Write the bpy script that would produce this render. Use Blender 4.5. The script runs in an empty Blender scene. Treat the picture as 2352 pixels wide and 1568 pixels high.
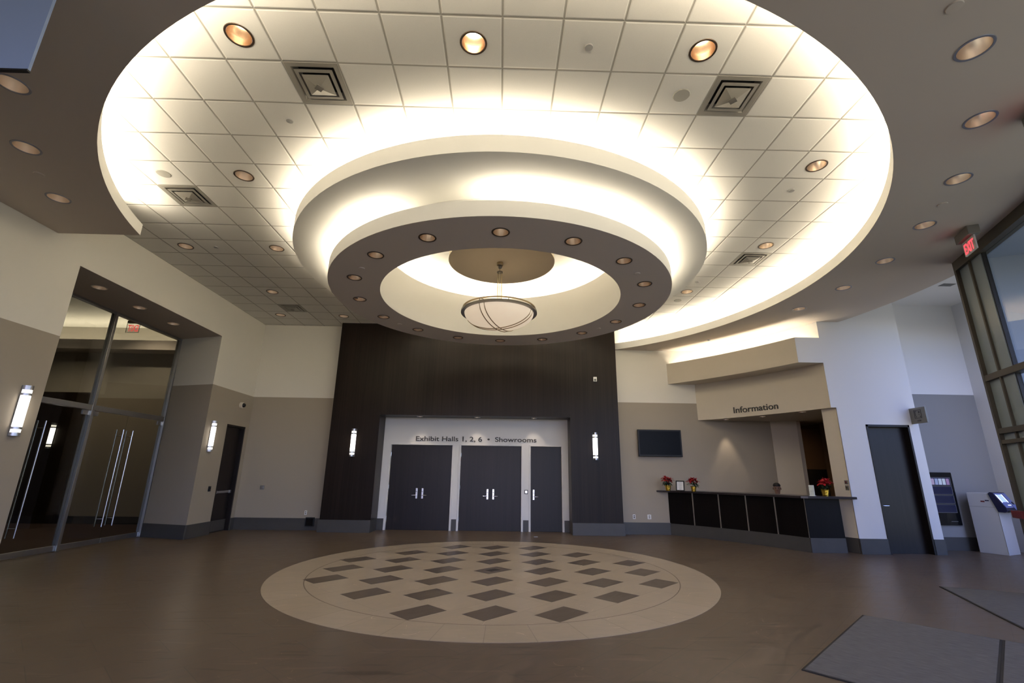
import bpy, bmesh, math, random
from math import sin, cos, pi, radians, hypot, atan2, sqrt
from mathutils import Vector, Matrix
from mathutils.geometry import delaunay_2d_cdt
random.seed(7)
S = bpy.context.scene
COL = S.collection

# ------------------------------------------------------------------ camera
F_PX, PITCH, YAW, ROLL, EYE = 1072.538, 0.275874, 0.0219694, 0.0134834, 1.58334
cd = bpy.data.cameras.new('camera'); cam = bpy.data.objects.new('camera', cd); COL.objects.link(cam)
cd.sensor_fit = 'HORIZONTAL'; cd.sensor_width = 36; cd.lens = F_PX / 2352 * 36; cd.clip_start = .05; cd.clip_end = 400
fw = Vector((sin(YAW) * cos(PITCH), cos(YAW) * cos(PITCH), sin(PITCH)))
r0 = Vector((cos(YAW), -sin(YAW), 0)); u0 = r0.cross(fw)
rt = r0 * cos(ROLL) + u0 * sin(ROLL); up = u0 * cos(ROLL) - r0 * sin(ROLL)
m = Matrix((rt, up, -fw)).transposed().to_4x4(); m.translation = (0, 0, EYE)
cam.matrix_world = m
S.camera = cam

# ------------------------------------------------------------------ materials
def new_mat(name):
    M = bpy.data.materials.new(name); M.use_nodes = True
    nt = M.node_tree; b = nt.nodes['Principled BSDF']
    return M, nt, b
def mat(name, col, rough=.6, metal=0., spec=.4, noise=0., nscale=8., stretch=None, emit=0., emit_col=None, bump=0., coat=0.):
    M, nt, b = new_mat(name)
    c = (*col, 1)
    b.inputs['Base Color'].default_value = c; b.inputs['Roughness'].default_value = rough
    b.inputs['Metallic'].default_value = metal; b.inputs['Specular IOR Level'].default_value = spec
    b.inputs['Coat Weight'].default_value = coat
    if emit:
        b.inputs['Emission Strength'].default_value = emit
        b.inputs['Emission Color'].default_value = (*(emit_col or col), 1)
    if noise or bump:
        tc = nt.nodes.new('ShaderNodeTexCoord'); mp = nt.nodes.new('ShaderNodeMapping')
        nt.links.new(tc.outputs['Object'], mp.inputs[0])
        if stretch: mp.inputs['Scale'].default_value = stretch
        n = nt.nodes.new('ShaderNodeTexNoise'); n.inputs['Scale'].default_value = nscale; n.inputs['Detail'].default_value = 5
        nt.links.new(mp.outputs[0], n.inputs[0])
        if noise:
            mx = nt.nodes.new('ShaderNodeMix'); mx.data_type = 'RGBA'
            mx.inputs[6].default_value = tuple(v * (1 - noise) for v in col) + (1,)
            mx.inputs[7].default_value = tuple(min(1, v * (1 + noise)) for v in col) + (1,)
            nt.links.new(n.outputs[0], mx.inputs[0]); nt.links.new(mx.outputs[2], b.inputs['Base Color'])
        if bump:
            bp = nt.nodes.new('ShaderNodeBump'); bp.inputs['Strength'].default_value = bump; bp.inputs['Distance'].default_value = .01
            nt.links.new(n.outputs[0], bp.inputs['Height']); nt.links.new(bp.outputs[0], b.inputs['Normal'])
    return M
def mnode(nt, op, a, b=None):
    n = nt.nodes.new('ShaderNodeMath'); n.operation = op
    for i, v in enumerate((a, b)):
        if v is None: continue
        if isinstance(v, (int, float)): n.inputs[i].default_value = v
        else: nt.links.new(v, n.inputs[i])
    return n.outputs[0]

TILE, TX0, TY0, CE = .6096, -.05783, 3.58181, 5.94
def tile_mat():
    M, nt, b = new_mat('ceiling_tile')
    g = nt.nodes.new('ShaderNodeNewGeometry'); sp = nt.nodes.new('ShaderNodeSeparateXYZ'); nt.links.new(g.outputs['Position'], sp.inputs[0])
    def edge(o, off):
        f = mnode(nt, 'FRACT', mnode(nt, 'MULTIPLY', mnode(nt, 'SUBTRACT', o, off - 600 * TILE), 1 / TILE))
        return mnode(nt, 'MINIMUM', f, mnode(nt, 'SUBTRACT', 1., f))
    d = mnode(nt, 'MINIMUM', edge(sp.outputs[0], TX0), edge(sp.outputs[1], TY0))
    ln = mnode(nt, 'LESS_THAN', d, .017)
    n = nt.nodes.new('ShaderNodeTexNoise'); n.inputs['Scale'].default_value = 220; nt.links.new(g.outputs['Position'], n.inputs[0])
    mx0 = nt.nodes.new('ShaderNodeMix'); mx0.data_type = 'RGBA'
    mx0.inputs[6].default_value = (.66, .64, .60, 1); mx0.inputs[7].default_value = (.80, .78, .73, 1); nt.links.new(n.outputs[0], mx0.inputs[0])
    mx = nt.nodes.new('ShaderNodeMix'); mx.data_type = 'RGBA'; nt.links.new(ln, mx.inputs[0])
    nt.links.new(mx0.outputs[2], mx.inputs[6]); mx.inputs[7].default_value = (.38, .36, .32, 1)
    nt.links.new(mx.outputs[2], b.inputs['Base Color']); b.inputs['Roughness'].default_value = .9; b.inputs['Specular IOR Level'].default_value = .1
    h = mnode(nt, 'MINIMUM', mnode(nt, 'MULTIPLY', d, 1 / .035), 1.)
    bp = nt.nodes.new('ShaderNodeBump'); bp.inputs['Strength'].default_value = .5; bp.inputs['Distance'].default_value = .02
    nt.links.new(h, bp.inputs['Height']); nt.links.new(bp.outputs[0], b.inputs['Normal'])
    return M
def paint_mat(name, low, high, split, line=True):
    M, nt, b = new_mat(name)
    g = nt.nodes.new('ShaderNodeNewGeometry'); sp = nt.nodes.new('ShaderNodeSeparateXYZ'); nt.links.new(g.outputs['Position'], sp.inputs[0])
    st = mnode(nt, 'GREATER_THAN', sp.outputs[2], split)
    mx = nt.nodes.new('ShaderNodeMix'); mx.data_type = 'RGBA'; nt.links.new(st, mx.inputs[0])
    mx.inputs[6].default_value = (*low, 1); mx.inputs[7].default_value = (*high, 1)
    n = nt.nodes.new('ShaderNodeTexNoise'); n.inputs['Scale'].default_value = 60; nt.links.new(g.outputs['Position'], n.inputs[0])
    bp = nt.nodes.new('ShaderNodeBump'); bp.inputs['Strength'].default_value = .08; bp.inputs['Distance'].default_value = .004
    nt.links.new(n.outputs[0], bp.inputs['Height']); nt.links.new(bp.outputs[0], b.inputs['Normal'])
    nt.links.new(mx.outputs[2], b.inputs['Base Color']); b.inputs['Roughness'].default_value = .75; b.inputs['Specular IOR Level'].default_value = .2
    return M
def stone_mat(name, c1, c2, line, rot, w, h, vein, rough=.35, mortar=.004, spec=.4, offset=.5, streak=0.):
    M, nt, b = new_mat(name)
    g = nt.nodes.new('ShaderNodeNewGeometry'); mp = nt.nodes.new('ShaderNodeMapping'); mp.vector_type = 'POINT'
    nt.links.new(g.outputs['Position'], mp.inputs[0]); mp.inputs['Rotation'].default_value = (0, 0, rot)
    br = nt.nodes.new('ShaderNodeTexBrick'); nt.links.new(mp.outputs[0], br.inputs[0])
    br.inputs['Color1'].default_value = (*c1, 1); br.inputs['Color2'].default_value = (*c2, 1); br.inputs['Mortar'].default_value = (*line, 1)
    br.inputs['Scale'].default_value = 1; br.inputs['Mortar Size'].default_value = mortar; br.inputs['Brick Width'].default_value = w; br.inputs['Row Height'].default_value = h
    br.offset = offset
    n = nt.nodes.new('ShaderNodeTexNoise'); n.inputs['Scale'].default_value = 3; n.inputs['Detail'].default_value = 8; n.inputs['Distortion'].default_value = 1.2
    mp2 = nt.nodes.new('ShaderNodeMapping'); mp2.inputs['Scale'].default_value = (1, 3.2, 1); nt.links.new(mp.outputs[0], mp2.inputs[0]); nt.links.new(mp2.outputs[0], n.inputs[0])
    mx = nt.nodes.new('ShaderNodeMix'); mx.data_type = 'RGBA'; mx.blend_type = 'MULTIPLY'
    cr = nt.nodes.new('ShaderNodeValToRGB'); cr.color_ramp.elements[0].position = .3; cr.color_ramp.elements[1].position = .7
    cr.color_ramp.elements[0].color = (1 - vein, 1 - vein, 1 - vein * 1.1, 1); cr.color_ramp.elements[1].color = (1, 1, 1, 1)
    nt.links.new(n.outputs[0], cr.inputs[0]); mx.inputs[0].default_value = 1
    nt.links.new(br.outputs[0], mx.inputs[6]); nt.links.new(cr.outputs[0], mx.inputs[7])
    # thin pale mineral veins
    w1 = nt.nodes.new('ShaderNodeTexNoise'); w1.inputs['Scale'].default_value = .9; w1.inputs['Detail'].default_value = 2; w1.inputs['Distortion'].default_value = .15
    nt.links.new(mp.outputs[0], w1.inputs[0])
    vd = mnode(nt, 'LESS_THAN', mnode(nt, 'ABSOLUTE', mnode(nt, 'SUBTRACT', w1.outputs[0], .56)), .0011)
    mv = nt.nodes.new('ShaderNodeMix'); mv.data_type = 'RGBA'; nt.links.new(mnode(nt, 'MULTIPLY', mnode(nt, 'MULTIPLY', vd, mnode(nt, 'GREATER_THAN', n.outputs[0], .55)), .42), mv.inputs[0])
    nt.links.new(mx.outputs[2], mv.inputs[6]); mv.inputs[7].default_value = tuple(min(1, v * 2.2) for v in c1) + (1,)
    # short dark and pale bedding streaks
    mp3 = nt.nodes.new('ShaderNodeMapping'); mp3.inputs['Rotation'].default_value = (0, 0, radians(12)); mp3.inputs['Scale'].default_value = (1.3, 11, 1); nt.links.new(g.outputs['Position'], mp3.inputs[0])
    n3 = nt.nodes.new('ShaderNodeTexNoise'); n3.inputs['Scale'].default_value = 1.; n3.inputs['Detail'].default_value = 1.5; nt.links.new(mp3.outputs[0], n3.inputs[0])
    cr3 = nt.nodes.new('ShaderNodeValToRGB'); e_ = cr3.color_ramp.elements; e_[0].position = .325; e_[0].color = (.72, .70, .68, 1); e_[1].position = .35; e_[1].color = (1, 1, 1, 1)
    e2_ = cr3.color_ramp.elements.new(.655); e2_.color = (1, 1, 1, 1); e3_ = cr3.color_ramp.elements.new(.68); e3_.color = (1.22, 1.22, 1.24, 1)
    nt.links.new(n3.outputs[0], cr3.inputs[0])
    ms = nt.nodes.new('ShaderNodeMix'); ms.data_type = 'RGBA'; ms.blend_type = 'MULTIPLY'; ms.inputs[0].default_value = streak
    nt.links.new(mv.outputs[2], ms.inputs[6]); nt.links.new(cr3.outputs[0], ms.inputs[7])
    nt.links.new(ms.outputs[2], b.inputs['Base Color'])
    rr = nt.nodes.new('ShaderNodeMapRange'); rr.inputs[3].default_value = rough - .07; rr.inputs[4].default_value = rough + .1
    nt.links.new(n.outputs[0], rr.inputs[0]); nt.links.new(rr.outputs[0], b.inputs['Roughness'])
    b.inputs['Specular IOR Level'].default_value = spec
    return M
def wood_mat(name, c1, c2, rough=.35, spec=.4, axis=2):
    M, nt, b = new_mat(name)
    tc = nt.nodes.new('ShaderNodeTexCoord'); mp = nt.nodes.new('ShaderNodeMapping'); nt.links.new(tc.outputs['Object'], mp.inputs[0])
    sc = [28, 28, 28]; sc[axis] = .35; mp.inputs['Scale'].default_value = sc
    n = nt.nodes.new('ShaderNodeTexNoise'); n.inputs['Scale'].default_value = 1; n.inputs['Detail'].default_value = 6; nt.links.new(mp.outputs[0], n.inputs[0])
    mp2 = nt.nodes.new('ShaderNodeMapping'); sc = [1.6, 1.6, 1.6]; sc[axis] = .02; mp2.inputs['Scale'].default_value = sc; nt.links.new(tc.outputs['Object'], mp2.inputs[0])
    n2 = nt.nodes.new('ShaderNodeTexNoise'); n2.inputs['Scale'].default_value = 2.4; nt.links.new(mp2.outputs[0], n2.inputs[0])
    f = mnode(nt, 'ADD', mnode(nt, 'MULTIPLY', n.outputs[0], .6), mnode(nt, 'MULTIPLY', n2.outputs[0], .4))
    cr = nt.nodes.new('ShaderNodeValToRGB'); cr.color_ramp.elements[0].position = .35; cr.color_ramp.elements[1].position = .65
    cr.color_ramp.elements[0].color = (*c1, 1); cr.color_ramp.elements[1].color = (*c2, 1); nt.links.new(f, cr.inputs[0])
    nt.links.new(cr.outputs[0], b.inputs['Base Color']); b.inputs['Roughness'].default_value = rough; b.inputs['Specular IOR Level'].default_value = spec
    return M
def glass_mat(name, tint, refl=1.):
    M, nt, b = new_mat(name); nt.nodes.remove(b)
    out = nt.nodes['Material Output']
    t = nt.nodes.new('ShaderNodeBsdfTransparent'); t.inputs[0].default_value = (*tint, 1)
    gl = nt.nodes.new('ShaderNodeBsdfGlossy'); gl.inputs['Roughness'].default_value = .0; gl.inputs[0].default_value = (refl, refl, refl, 1)
    fr = nt.nodes.new('ShaderNodeLayerWeight'); fr.inputs[0].default_value = .5      # Schlick from the facing ratio, the same from both sides of the pane
    fac = mnode(nt, 'ADD', mnode(nt, 'MULTIPLY', mnode(nt, 'POWER', fr.outputs['Facing'], 5.), .95), .045)
    mx = nt.nodes.new('ShaderNodeMixShader'); nt.links.new(fac, mx.inputs[0]); nt.links.new(t.outputs[0], mx.inputs[1]); nt.links.new(gl.outputs[0], mx.inputs[2])
    nt.links.new(mx.outputs[0], out.inputs[0])
    return M

BEIGE, WHITE = (.355, .31, .25), (.71, .68, .615)
M_tile = tile_mat()
M_wall = paint_mat('two_tone_wall_paint', BEIGE, WHITE, 3.69)
M_white = mat('white_paint', (.78, .765, .72), .7, spec=.2)
M_white2 = mat('white_wall_paint', (.72, .71, .70), .7, spec=.2)
M_alc = paint_mat('alcove_wall_paint', (.26, .255, .25), (.72, .71, .70), 3.66)
M_beige = mat('beige_paint', BEIGE, .75, spec=.2)
M_cream = mat('cream_paint', (.60, .54, .45), .75, spec=.2)
M_taupe = mat('taupe_ceiling_paint', (.58, .51, .44), .8, spec=.15)
M_greyc = mat('grey_ring_paint', (.64, .585, .55), .8, spec=.15)
M_disc = mat('tan_disc_paint', (.58, .50, .38), .8, spec=.15)
M_base = mat('grey_stone_base', (.062, .059, .055), .45, spec=.4, noise=.12, nscale=5)
M_floor = stone_mat('brown_stone_floor', (.150, .108, .073), (.134, .095, .064), (.105, .08, .058), radians(-45), .92, .46, .30, rough=.34, streak=1.)
M_pale = stone_mat('pale_stone', (.42, .345, .255), (.40, .325, .235), (.33, .265, .195), radians(-45), .85, .6, .14, rough=.36)
M_inlay = stone_mat('dark_inlay_stone', (.118, .088, .064), (.118, .088, .064), (.118, .088, .064), radians(-45), 4, 4, .12, rough=.36)
M_joint = mat('dark_joint', (.06, .05, .045), .6)
M_wood = wood_mat('espresso_wood', (.010, .0066, .0048), (.020, .0135, .010), .33, .17)
M_door = wood_mat('dark_door_veneer', (.008, .0055, .005), (.014, .0098, .0092), .36, .28)
M_deskw = wood_mat('dark_desk_veneer', (.0035, .0025, .0022), (.006, .0042, .0038), .45, .15)
M_steel = mat('brushed_aluminium', (.50, .50, .51), .35, 1., noise=.06, nscale=30)
M_chrome = mat('bright_steel', (.78, .78, .80), .22, 1.)
M_bronze = mat('bronze_trim', (.10, .07, .05), .4, .7)
M_reflect = mat('bronze_reflector', (.80, .66, .54), .28, 1.)
M_reflect2 = mat('clear_reflector', (.88, .78, .68), .3, 1.)
M_lampoff = mat('dim_lamp', (.8, .75, .65), .3, emit=2.0, emit_col=(1, .88, .74))
M_lampon = mat('lit_lamp', (1, .9, .75), .3, emit=14., emit_col=(1, .80, .55))
M_lampw = mat('downlight_lamp', (1, .9, .75), .3, emit=6., emit_col=(1, .82, .6))
M_sconce = mat('sconce_diffuser', (.95, .93, .9), .4, emit=3.2, emit_col=(1, .92, .82))
M_sconce2 = mat('sconce_band', (.9, .9, .88), .4, emit=.7, emit_col=(1, .95, .88))
M_bowl = mat('alabaster_glass', (.80, .70, .58), .35, emit=.24, emit_col=(1, .80, .58), noise=.08, nscale=4)
M_pend = mat('antique_brass', (.36, .28, .17), .3, 1.)
M_pewter = mat('dark_pewter', (.20, .19, .17), .3, .9)
M_diff = mat('diffuser_metal', (.33, .31, .27), .45, .2)
M_duct = mat('duct_grey', (.05, .048, .045), .6)
M_knob = mat('vent_knob_plate', (.20, .185, .16), .5)
M_black = mat('matte_black', (.008, .008, .008), .5)
M_blackg = mat('gloss_black', (.006, .006, .007), .12)
M_greyplate = mat('grey_plate', (.17, .165, .16), .45)
M_whiteplate = mat('white_plate', (.75, .75, .73), .4)
M_letter = mat('charcoal_letters', (.05, .047, .045), .5)
M_glassd = glass_mat('tinted_door_glass', (.70, .70, .65))
M_glassw = glass_mat('clear_window_glass', (.88, .93, .92), .8)
M_frame = mat('olive_bronze_aluminium', (.085, .074, .055), .5, .3)
M_spandrel = mat('grey_spandrel_panel', (.20, .245, .275), .3, spec=.5)
M_carpet = mat('dark_red_carpet', (.045, .024, .02), .95, noise=.4, nscale=12)
M_mat = mat('grey_ribbed_carpet', (.118, .112, .108), .95, noise=.5, nscale=9, stretch=(7, 1, 1), bump=.5)
M_matrim = mat('black_rubber_edge', (.02, .018, .016), .7)
M_blue = mat('blue_panel', (.27, .35, .53), .5)
M_gold = mat('gold_foil', (.85, .57, .08), .22, 1., bump=.9, nscale=30)
M_leaf = mat('dark_green_leaf', (.02, .045, .018), .5, noise=.3, nscale=20)
M_bract = mat('red_bract', (.40, .014, .016), .55, noise=.35, nscale=20)
M_soil = mat('potting_soil', (.03, .02, .012), .9)
M_paper = mat('printed_paper', (.75, .75, .76), .6)
M_ink = mat('grey_print', (.25, .25, .27), .6)
M_red = mat('red_letters', (.6, .03, .04), .5, emit=.85, emit_col=(1, .06, .08))
M_exitface = mat('exit_sign_face', (.5, .47, .47), .4)
M_exitbox = mat('exit_sign_housing', (.19, .18, .16), .5)
M_atm = mat('pale_grey_enamel', (.48, .49, .52), .4)
M_navy = mat('navy_plastic', (.012, .014, .045), .3)
M_lilac = mat('blue_grey_plastic', (.16, .19, .42), .35)
M_screen = mat('lit_screen', (.3, .42, .75), .15, emit=.35, emit_col=(.45, .6, 1))
M_bar = mat('white_light_strip', (.9, .92, .98), .3, emit=1.0, emit_col=(.85, .92, 1))
M_redbox = mat('dark_red_plastic', (.13, .008, .008), .45)
M_signg = mat('olive_grey_sign', (.20, .195, .17), .45, .3)
M_brown = mat('brown_office_wall', (.22, .135, .07), .8)
M_skin = mat('skin', (.20, .115, .08), .5)
M_hair = mat('black_hair', (.008, .007, .007), .6)
M_shirt = mat('dark_shirt', (.05, .05, .07), .8)
M_trouser = mat('dark_trousers', (.03, .03, .035), .8)
M_pave = mat('concrete_paving', (.42, .42, .41), .8, noise=.1)
M_facade = mat('buff_facade', (.50, .45, .36), .8)

# ------------------------------------------------------------------ mesh helpers
class MB:
    def __init__(s): s.v = []; s.f = []; s.m = []
    def add(s, vs, fs, mi=0, M=None):
        o = len(s.v)
        s.v += [tuple(M @ Vector(v)) if M is not None else tuple(v) for v in vs]
        s.f += [tuple(i + o for i in f) for f in fs]; s.m += [mi] * len(fs)
        return s
    def box(s, x0, x1, y0, y1, z0, z1, mi=0, M=None):
        v = [(x, y, z) for z in (z0, z1) for y in (y0, y1) for x in (x0, x1)]
        return s.add(v, [(0, 2, 3, 1), (4, 5, 7, 6), (0, 1, 5, 4), (2, 6, 7, 3), (0, 4, 6, 2), (1, 3, 7, 5)], mi, M)
    def quad(s, a, b, c, d, mi=0): return s.add([a, b, c, d], [(0, 1, 2, 3)], mi)
    def prism(s, pts, z0, z1, mi=0, M=None):
        n = len(pts)
        v = [(x, y, z0) for x, y in pts] + [(x, y, z1) for x, y in pts]
        f = [tuple(range(n))[::-1], tuple(range(n, 2 * n))] + [(i, (i + 1) % n, n + (i + 1) % n, n + i) for i in range(n)]
        return s.add(v, f, mi, M)
    def lathe(s, prof, seg=48, c=(0, 0, 0), mi=0, a0=0., a1=2 * pi, M=None):
        full = abs(a1 - a0 - 2 * pi) < 1e-6; k = seg if full else seg + 1; n = len(prof)
        v = []
        for i in range(k):
            a = a0 + (a1 - a0) * i / seg
            v += [(c[0] + r * cos(a), c[1] + r * sin(a), c[2] + z) for r, z in prof]
        f = []
        for i in range(seg):
            j = (i + 1) % k
            for p in range(n - 1): f.append((i * n + p, j * n + p, j * n + p + 1, i * n + p + 1))
        return s.add(v, f, mi, M)
    def tube(s, pts, r, seg=10, mi=0, M=None, cap=True):
        pts = [Vector(p) for p in pts]; n = len(pts); rs = r if isinstance(r, (list, tuple)) else [r] * n
        v = []; ref = None
        for i, p in enumerate(pts):
            t = (pts[min(i + 1, n - 1)] - pts[max(i - 1, 0)]).normalized()
            if ref is None: ref = t.orthogonal().normalized()
            ref = (ref - t * ref.dot(t)).normalized(); b = t.cross(ref)
            for k in range(seg):
                a = 2 * pi * k / seg; v.append(p + (ref * cos(a) + b * sin(a)) * rs[i])
        f = []
        for i in range(n - 1):
            for k in range(seg):
                k2 = (k + 1) % seg; f.append((i * seg + k, i * seg + k2, (i + 1) * seg + k2, (i + 1) * seg + k))
        if cap: f += [tuple(range(seg))[::-1], tuple(range((n - 1) * seg, n * seg))]
        return s.add(v, f, mi, M)
    def build(s, name, mats, parent=None, smooth=False, bevel=0., fix=True):
        me = bpy.data.meshes.new(name); me.from_pydata(s.v, [], s.f); 
        if not isinstance(mats, (list, tuple)): mats = [mats]
        for q in mats: me.materials.append(q)
        for i, p in enumerate(me.polygons): p.material_index = s.m[i]
        if fix:
            b = bmesh.new(); b.from_mesh(me); bmesh.ops.recalc_face_normals(b, faces=b.faces); b.to_mesh(me); b.free()
        o = bpy.data.objects.new(name, me); COL.objects.link(o)
        if parent is not None: o.parent = parent
        if bevel:
            md = o.modifiers.new('bevel', 'BEVEL'); md.width = bevel; md.segments = 2; md.limit_method = 'ANGLE'
        if smooth:
            for p in me.polygons: p.use_smooth = True
            md = o.modifiers.new('split', 'EDGE_SPLIT'); md.split_angle = radians(35)
        return o
def tag(o, label, cat, group=None, kind=None):
    o['label'] = label; o['category'] = cat
    if group: o['group'] = group
    if kind: o['kind'] = kind
    return o
def thing(name, label, cat, loc=(0, 0, 0), rz=0., group=None):
    o = bpy.data.objects.new(name, None); COL.objects.link(o); o.empty_display_size = .1
    o.location = loc; o.rotation_euler = (0, 0, rz)
    return tag(o, label, cat, group)
def copy_tree(o, parent=None):
    c = o.copy(); COL.objects.link(c)
    if parent is not None: c.parent = parent
    for ch in list(o.children): copy_tree(ch, c)
    return c
def struct(o, label, cat): return tag(o, label, cat, kind='structure')

def inside(p, poly):
    x, y = p; r = False; n = len(poly)
    for i in range(n):
        x0, y0 = poly[i]; x1, y1 = poly[(i + 1) % n]
        if (y0 > y) != (y1 > y) and x < (x1 - x0) * (y - y0) / (y1 - y0) + x0: r = not r
    return r
def sheet(outer, holes):
    """triangles of a flat polygon with holes -> (verts2d, faces)"""
    vs, es = [], []
    for L in [outer] + holes:
        o = len(vs); vs += [Vector(p) for p in L]; es += [(o + i, o + (i + 1) % len(L)) for i in range(len(L))]
    r = delaunay_2d_cdt(vs, es, [], 0, 1e-6)
    fs = []
    for f in r[2]:
        c = sum((r[0][i] for i in f), Vector((0, 0))) / len(f)
        if inside(c, outer) and not any(inside(c, h) for h in holes): fs.append(tuple(f))
    return [tuple(v) for v in r[0]], fs
def circ(x, y, r, n=32): return [(x + r * cos(2 * pi * i / n), y + r * sin(2 * pi * i / n)) for i in range(n)]
def rect(x0, x1, y0, y1): return [(x0, y0), (x1, y0), (x1, y1), (x0, y1)]
def hsheet(mb, outer, holes, z, mi=0):
    v, f = sheet(outer, holes); mb.add([(x, y, z) for x, y in v], f, mi)
def vsheet(mb, P, d, outer, holes, mi=0):
    v, f = sheet(outer, holes); mb.add([(P[0] + d[0] * u, P[1] + d[1] * u, w) for u, w in v], f, mi)
class Arc:
    def __init__(s, P0, P1, sag):
        P0, P1 = Vector(P0), Vector(P1); c = P1 - P0; L = c.length; t = c / L; n = Vector((-t.y, t.x))
        if n.x < 0: n = -n
        s.R = (L * L / 4 + sag * sag) / (2 * sag); s.C = (P0 + P1) / 2 + n * (sag - s.R)
        s.a0 = atan2(P0.y - s.C.y, P0.x - s.C.x); s.a1 = atan2(P1.y - s.C.y, P1.x - s.C.x)
    def p(s, t, off=0.):
        a = s.a0 + (s.a1 - s.a0) * t; return (s.C.x + (s.R + off) * cos(a), s.C.y + (s.R + off) * sin(a))
    def ang(s, t): return s.a0 + (s.a1 - s.a0) * t
    def pts(s, t0, t1, n, off=0.): return [s.p(t0 + (t1 - t0) * i / n, off) for i in range(n + 1)]
    @property
    def L(s): return abs(s.a1 - s.a0) * s.R
def arc_wall(mb, A, t0, t1, o0, o1, z0, z1, n=24, mi=0):
    mb.prism(A.pts(t0, t1, n, o0) + A.pts(t0, t1, n, o1)[::-1], z0, z1, mi)

# ------------------------------------------------------------------ key dimensions
CX, CY = -.04, 8.74
ZS, RO = 5.31, 6.21            # soffit height, radius of the round opening
WX, GX = -7.37, -8.70                     # left wall
YB, YR = 14.05, 13.9           # back wall left / right of the portal
ARC_A = Arc((5.89, 13.9), (7.81, 10.82), .17)     # fascia, pier, cove back
ARC_B = Arc((5.07, 13.9), (7.17, 10.82), .17)     # bulkhead front
ARC_D = Arc((4.80, 13.9), (6.90, 10.97), .17)     # desk front
GA = Vector((8.044, 7.461)); GW = Vector((-.3954, -.9185)).normalized(); GN = Vector((GW.y, -GW.x))  # glazing: start, direction towards camera, outward normal
if GN.x < 0: GN = -GN
def gp(s, o=0.): q = GA + GW * s + GN * o; return (q.x, q.y)

# downlight positions -----------------------------------------------------------
tile_c = lambda i, j: (TX0 + (i + .5) * TILE, TY0 + (j + .5) * TILE)
TL = []   # (x, y, label, lit)
for (i, j, lab, lit) in [
    (-5, 0, 'lit downlight in the ceiling tiles above the square vent at the top left', 1),
    (-1, 0, 'lit downlight in the ceiling tiles at the top centre, straight above the ring', 1),
    (3, 0, 'lit downlight in the ceiling tiles above the square vent at the top right', 1),
    (7, 3, 'bronze downlight in the tiles beside the bright right edge of the round opening', 0),
    (-7, 4, 'bronze downlight in the tiles on the left, between the left square vent and the ring', 0),
    (-11, 8, 'bronze downlight in the tiles next to the left wall, past the soffit corner', 0),
    (-8, 8, 'bronze downlight in the tiles just left of the ring, level with its lower tier', 0),
    (-10, 12, 'small bronze downlight in the far left tiles, in front of the far square vent', 0),
    (-11, 15, 'farthest small downlight in the left tiles, past the far square vent', 0),
    (8, 7, 'bronze downlight in the tiles right of the ring, before the small right square vent', 0),
    (7, 11, 'small downlight in the far right tiles between ring and bright curved edge', 0),
    (-8, 15, 'small downlight in the far tiles left of the ring, above the portal', 0)]:
    TL.append((*tile_c(i, j), lab, lit))
SL = [(-5.007, 3.967, 'nearest of the left row of downlights in the brown soffit, under the blue panel'),
      (-5.816, 4.96, 'middle one of the left row of three downlights in the brown soffit'),
      (-6.42, 6.067, 'farthest of the left row of downlights in the brown soffit, near its corner'),
      (4.187, 3.211, 'nearest and largest downlight of the right row in the grey soffit'),
      (5.092, 4.054, 'second nearest downlight of the right row in the grey soffit'),
      (5.834, 5.071, 'third nearest downlight of the right row in the grey soffit'),
      (6.407, 6.206, 'fourth downlight of the right row in the grey soffit'),
      (6.781, 7.43, 'fifth downlight of the right row in the grey soffit'),
      (6.924, 8.677, 'sixth downlight of the right row in the grey soffit'),
      (6.806, 9.939, 'farthest downlight of the right row in the grey soffit, above the information bulkhead')]
RL = []
ord_ = ['', 'first', 'second', 'third', 'fourth', 'fifth', 'sixth', 'seventh']
for k in range(16):
    a = -pi / 2 + k * pi / 8
    if k == 0: lab = 'downlight in the underside of the ring, the one nearest the camera'
    elif k == 8: lab = 'downlight in the underside of the ring, the farthest one, directly before the wood portal'
    elif k < 8: lab = f'downlight in the underside of the ring, {ord_[k]} to the right of the nearest one'
    else: lab = f'downlight in the underside of the ring, {ord_[16 - k]} to the left of the nearest one'
    RL.append((-.05 + 2.78 * cos(a), 8.735 + 2.8 * sin(a), lab))
VENTS = [(-4, 1, 'large square ceiling vent at the top left, nearest the camera on the left'),
         (4, 1, 'large square ceiling vent at the top right, nearest the camera on the right'),
         (-9, 5, 'square ceiling vent on the left near the bright edge of the round opening'),
         (-10, 14, 'far small square ceiling vent on the left, close to the back wall'),
         (8, 8, 'far small square ceiling vent on the right near the bright curved edge')]
RT_T, RT_R = .125, .112

# ------------------------------------------------------------------ floor, ground
mb = MB(); hsheet(mb, [(-17.6, -9), (1.2, -9), gp(0), (12.4, 9.2), (12.4, 18), (-17.6, 18)], [], 0.)
struct(mb.build('floor', M_floor), 'brown stone tile lobby floor', 'floor')
mb = MB(); mb.prism([gp(4.3, .17), gp(.2, .17), gp(.2, 2.9), gp(4.3, 2.9)], -.3, -.03)
struct(mb.build('ground', M_pave), 'grey paving outside the glass', 'ground')
mb = MB(); mb.box(-17.5, GX - .06, 7.2, 14.99, .001, .006)
struct(mb.build('floor_carpet', M_carpet), 'dark red-brown carpet behind the glass doors', 'carpet')

# medallion
med = thing('floor_medallion', 'large round pale stone medallion with dark rectangles inlaid in the lobby floor', 'floor inlay', (-.056, 8.69, 0))
RI, RM = 2.98, 3.53
mb = MB(); mb.lathe([(RI + .008, .0005), (RI + .008, .003), (RM, .003), (RM, .0005)], 128)
ob = mb.build('border_ring', None or stone_mat('pale_border_stone', (.42, .345, .255), (.395, .32, .23), (.28, .225, .16), 0, .5, 9, .16, rough=.36), med)
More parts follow.
